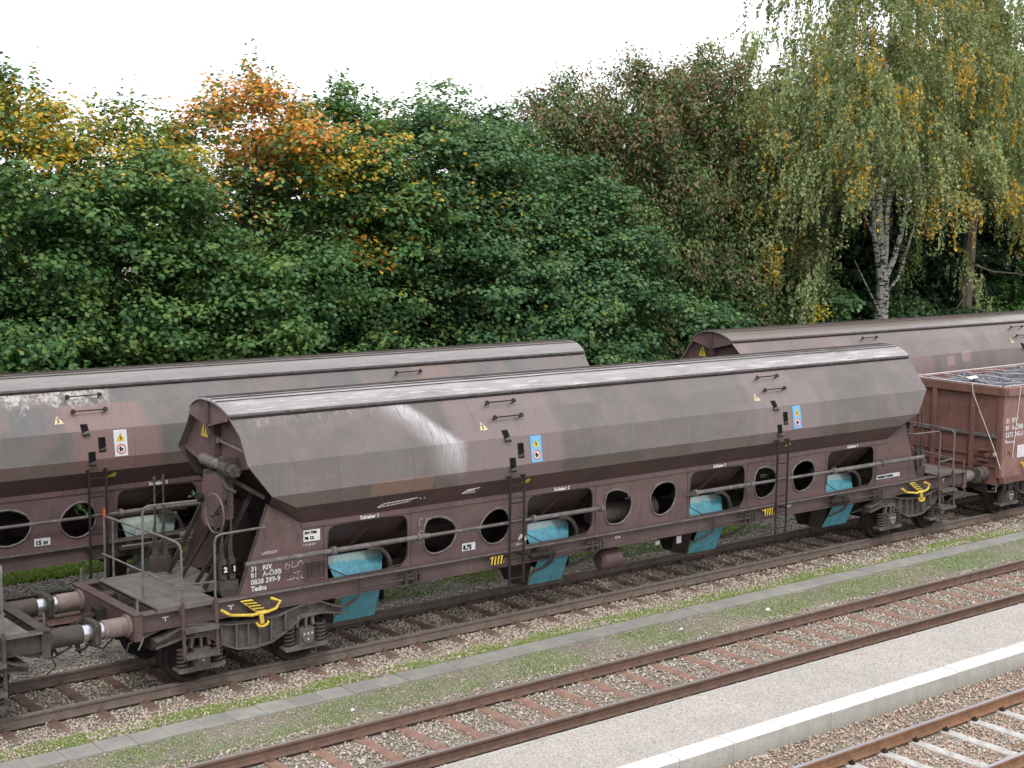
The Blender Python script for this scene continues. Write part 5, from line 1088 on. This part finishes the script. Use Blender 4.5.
lim = [([(0,0,4.3),(-.35,-.05,5.4),(-.75,-.1,6.6),(-1.0,-.15,8.2),(-1.15,-.1,10.5)],[.17,.14,.11,.08,.03]),
 ([(0,0,5.0),(-.12,.05,6.2),(-.28,.1,7.8),(-.2,.1,10.5),(0,.1,15.0)],[.22,.18,.14,.10,.03]),
 ([(0,0,5.1),(.25,.1,6.0),(.35,.2,7.3),(.7,.3,9.2),(.9,.4,12.5)],[.15,.12,.10,.07,.02]),
 ([(.05,0,4.9),(.45,-.1,5.7),(.85,-.1,6.7),(1.2,-.1,8.0),(1.6,0,10.0)],[.16,.13,.11,.08,.03]),
 ([(.1,0,4.4),(.7,-.15,5.0),(1.15,-.2,6.2),(1.6,-.3,7.6),(2.2,-.4,8.6)],[.08,.07,.055,.04,.015]),
 ([(-.1,0,3.7),(-.8,-.2,4.3),(-1.7,-.4,5.1),(-2.3,-.5,5.7)],[.06,.045,.03,.012]),
 ([(-.6,-.1,6.3),(-1.4,-.3,7.0),(-2.3,-.5,7.9),(-3.3,-.7,9.2)],[.07,.055,.04,.015]),
 ([(-.05,0,2.9),(-.7,-.3,3.0),(-1.5,-.4,3.25)],[.05,.035,.012]),([(.05,0,2.9),(.6,-.3,3.1),(.9,-.3,3.3)],[.04,.03,.012]),
 ([(.9,.4,11),(2.2,-.2,11.6),(3.6,-.6,12.4)],[.08,.05,.02]),([(.2,0,8.2),(1.6,-.6,9.2),(3.4,-1.0,10.6)],[.08,.05,.02])]
birch('birch with a white forked trunk and drooping branches, near the yellow bush', 34.5, 13, 19.5, lim, tp, [.33,.27,.25,.24,.20], 7.8, 5400, 1, 6.0, 0, off=(-1.3,-.3))
tp2 = [(0,0,-.3),(.05,0,3.0),(.18,0,5.5),(.30,0,8.0),(.55,0,13),(.7,0,17.5)]
lim2 = [([(.1,0,3.6),(1.6,-.3,3.3),(3.2,-.5,3.0),(4.6,-.6,3.3)],[.06,.045,.03,.015]),([(.15,0,5.4),(1.5,-.3,5.0),(3.0,-.5,4.9),(4.4,-.6,4.6)],[.06,.045,.03,.012]),([(.1,0,4.0),(-1.0,-.4,3.6),(-2.0,-.6,3.5)],[.05,.03,.012]),([(.3,0,8),(1.4,-.3,10),(2.4,-.5,12)],[.12,.08,.03]),([(.3,0,8.5),(-.8,-.3,10.4),(-1.6,-.5,12.2)],[.12,.08,.03])]
birch('birch with a single grey-brown leaning trunk near the right edge', 42.5, 15, 19.5, lim2, tp2, [.34,.29,.27,.25,.17,.05], 6.4, 3900, 4, 6.6, 0, mat='bark')
# low branch curtain of the first birch is part of its crown; understorey
def low_col(pal): return lambda W_, cid, n: pal_pick(n, pal, cid)*rng.uniform(.7,1.3,(n,1))
tree('small bush with bright yellow leaves left of the white birch trunk', 28.0, 10.6, 4.25, .42, 18, 40, .12, low_col([(.62,.46,.03),(.55,.42,.04),(.45,.40,.05)]), kind='yellow_bush', z0=2.3, zm=3.9, csize=(.18,.3), cat='bush', trunkr=.04, spikes=3)
for i, (x, y, h, r_, lb) in enumerate([(24.5,11.6,4.6,2.0,'dark green shrub below the brown-tipped trees'),(29.6,12.2,4.7,2.0,'dark shrub between the yellow bush and the birch trunk'),(36.5,14.5,4.4,2.2,'low shrub right of the white birch trunk'),(40.0,16.5,5.0,2.2,'low shrub left of the grey-brown trunk'),(46.5,15.5,4.9,2.2,'bright green shrub right of the grey-brown trunk'),(51.5,15.5,5,2.4,'shrub at the right edge above the brown wagon'),(38.2,16.8,8.2,2.5,'tall dark shrub between the two birch trunks'),(45.0,18.0,8.6,2.6,'tall dark shrub right of the grey-brown birch trunk'),(41.5,18.2,8.4,2.4,'tall dark shrub behind the grey-brown birch trunk'),(50,18,8.6,2.8,'tall dark shrub near the right edge'),(32,15.8,6.5,2.2,'mid green shrub behind the white birch')]):
    tree(lb, x, y, h, r_, 260 if h < 7 else 520, 40, .17, low_col(BLUEG if i < 4 else GREEN if i == 4 else [(.036,.078,.040),(.05,.10,.048),(.028,.062,.034)]), kind='understorey_shrub', seed=i, z0=.2, csize=(.3,.5), cat='shrub', trunkr=.06, group='shrubs along the foot of the trees', spikes=8)
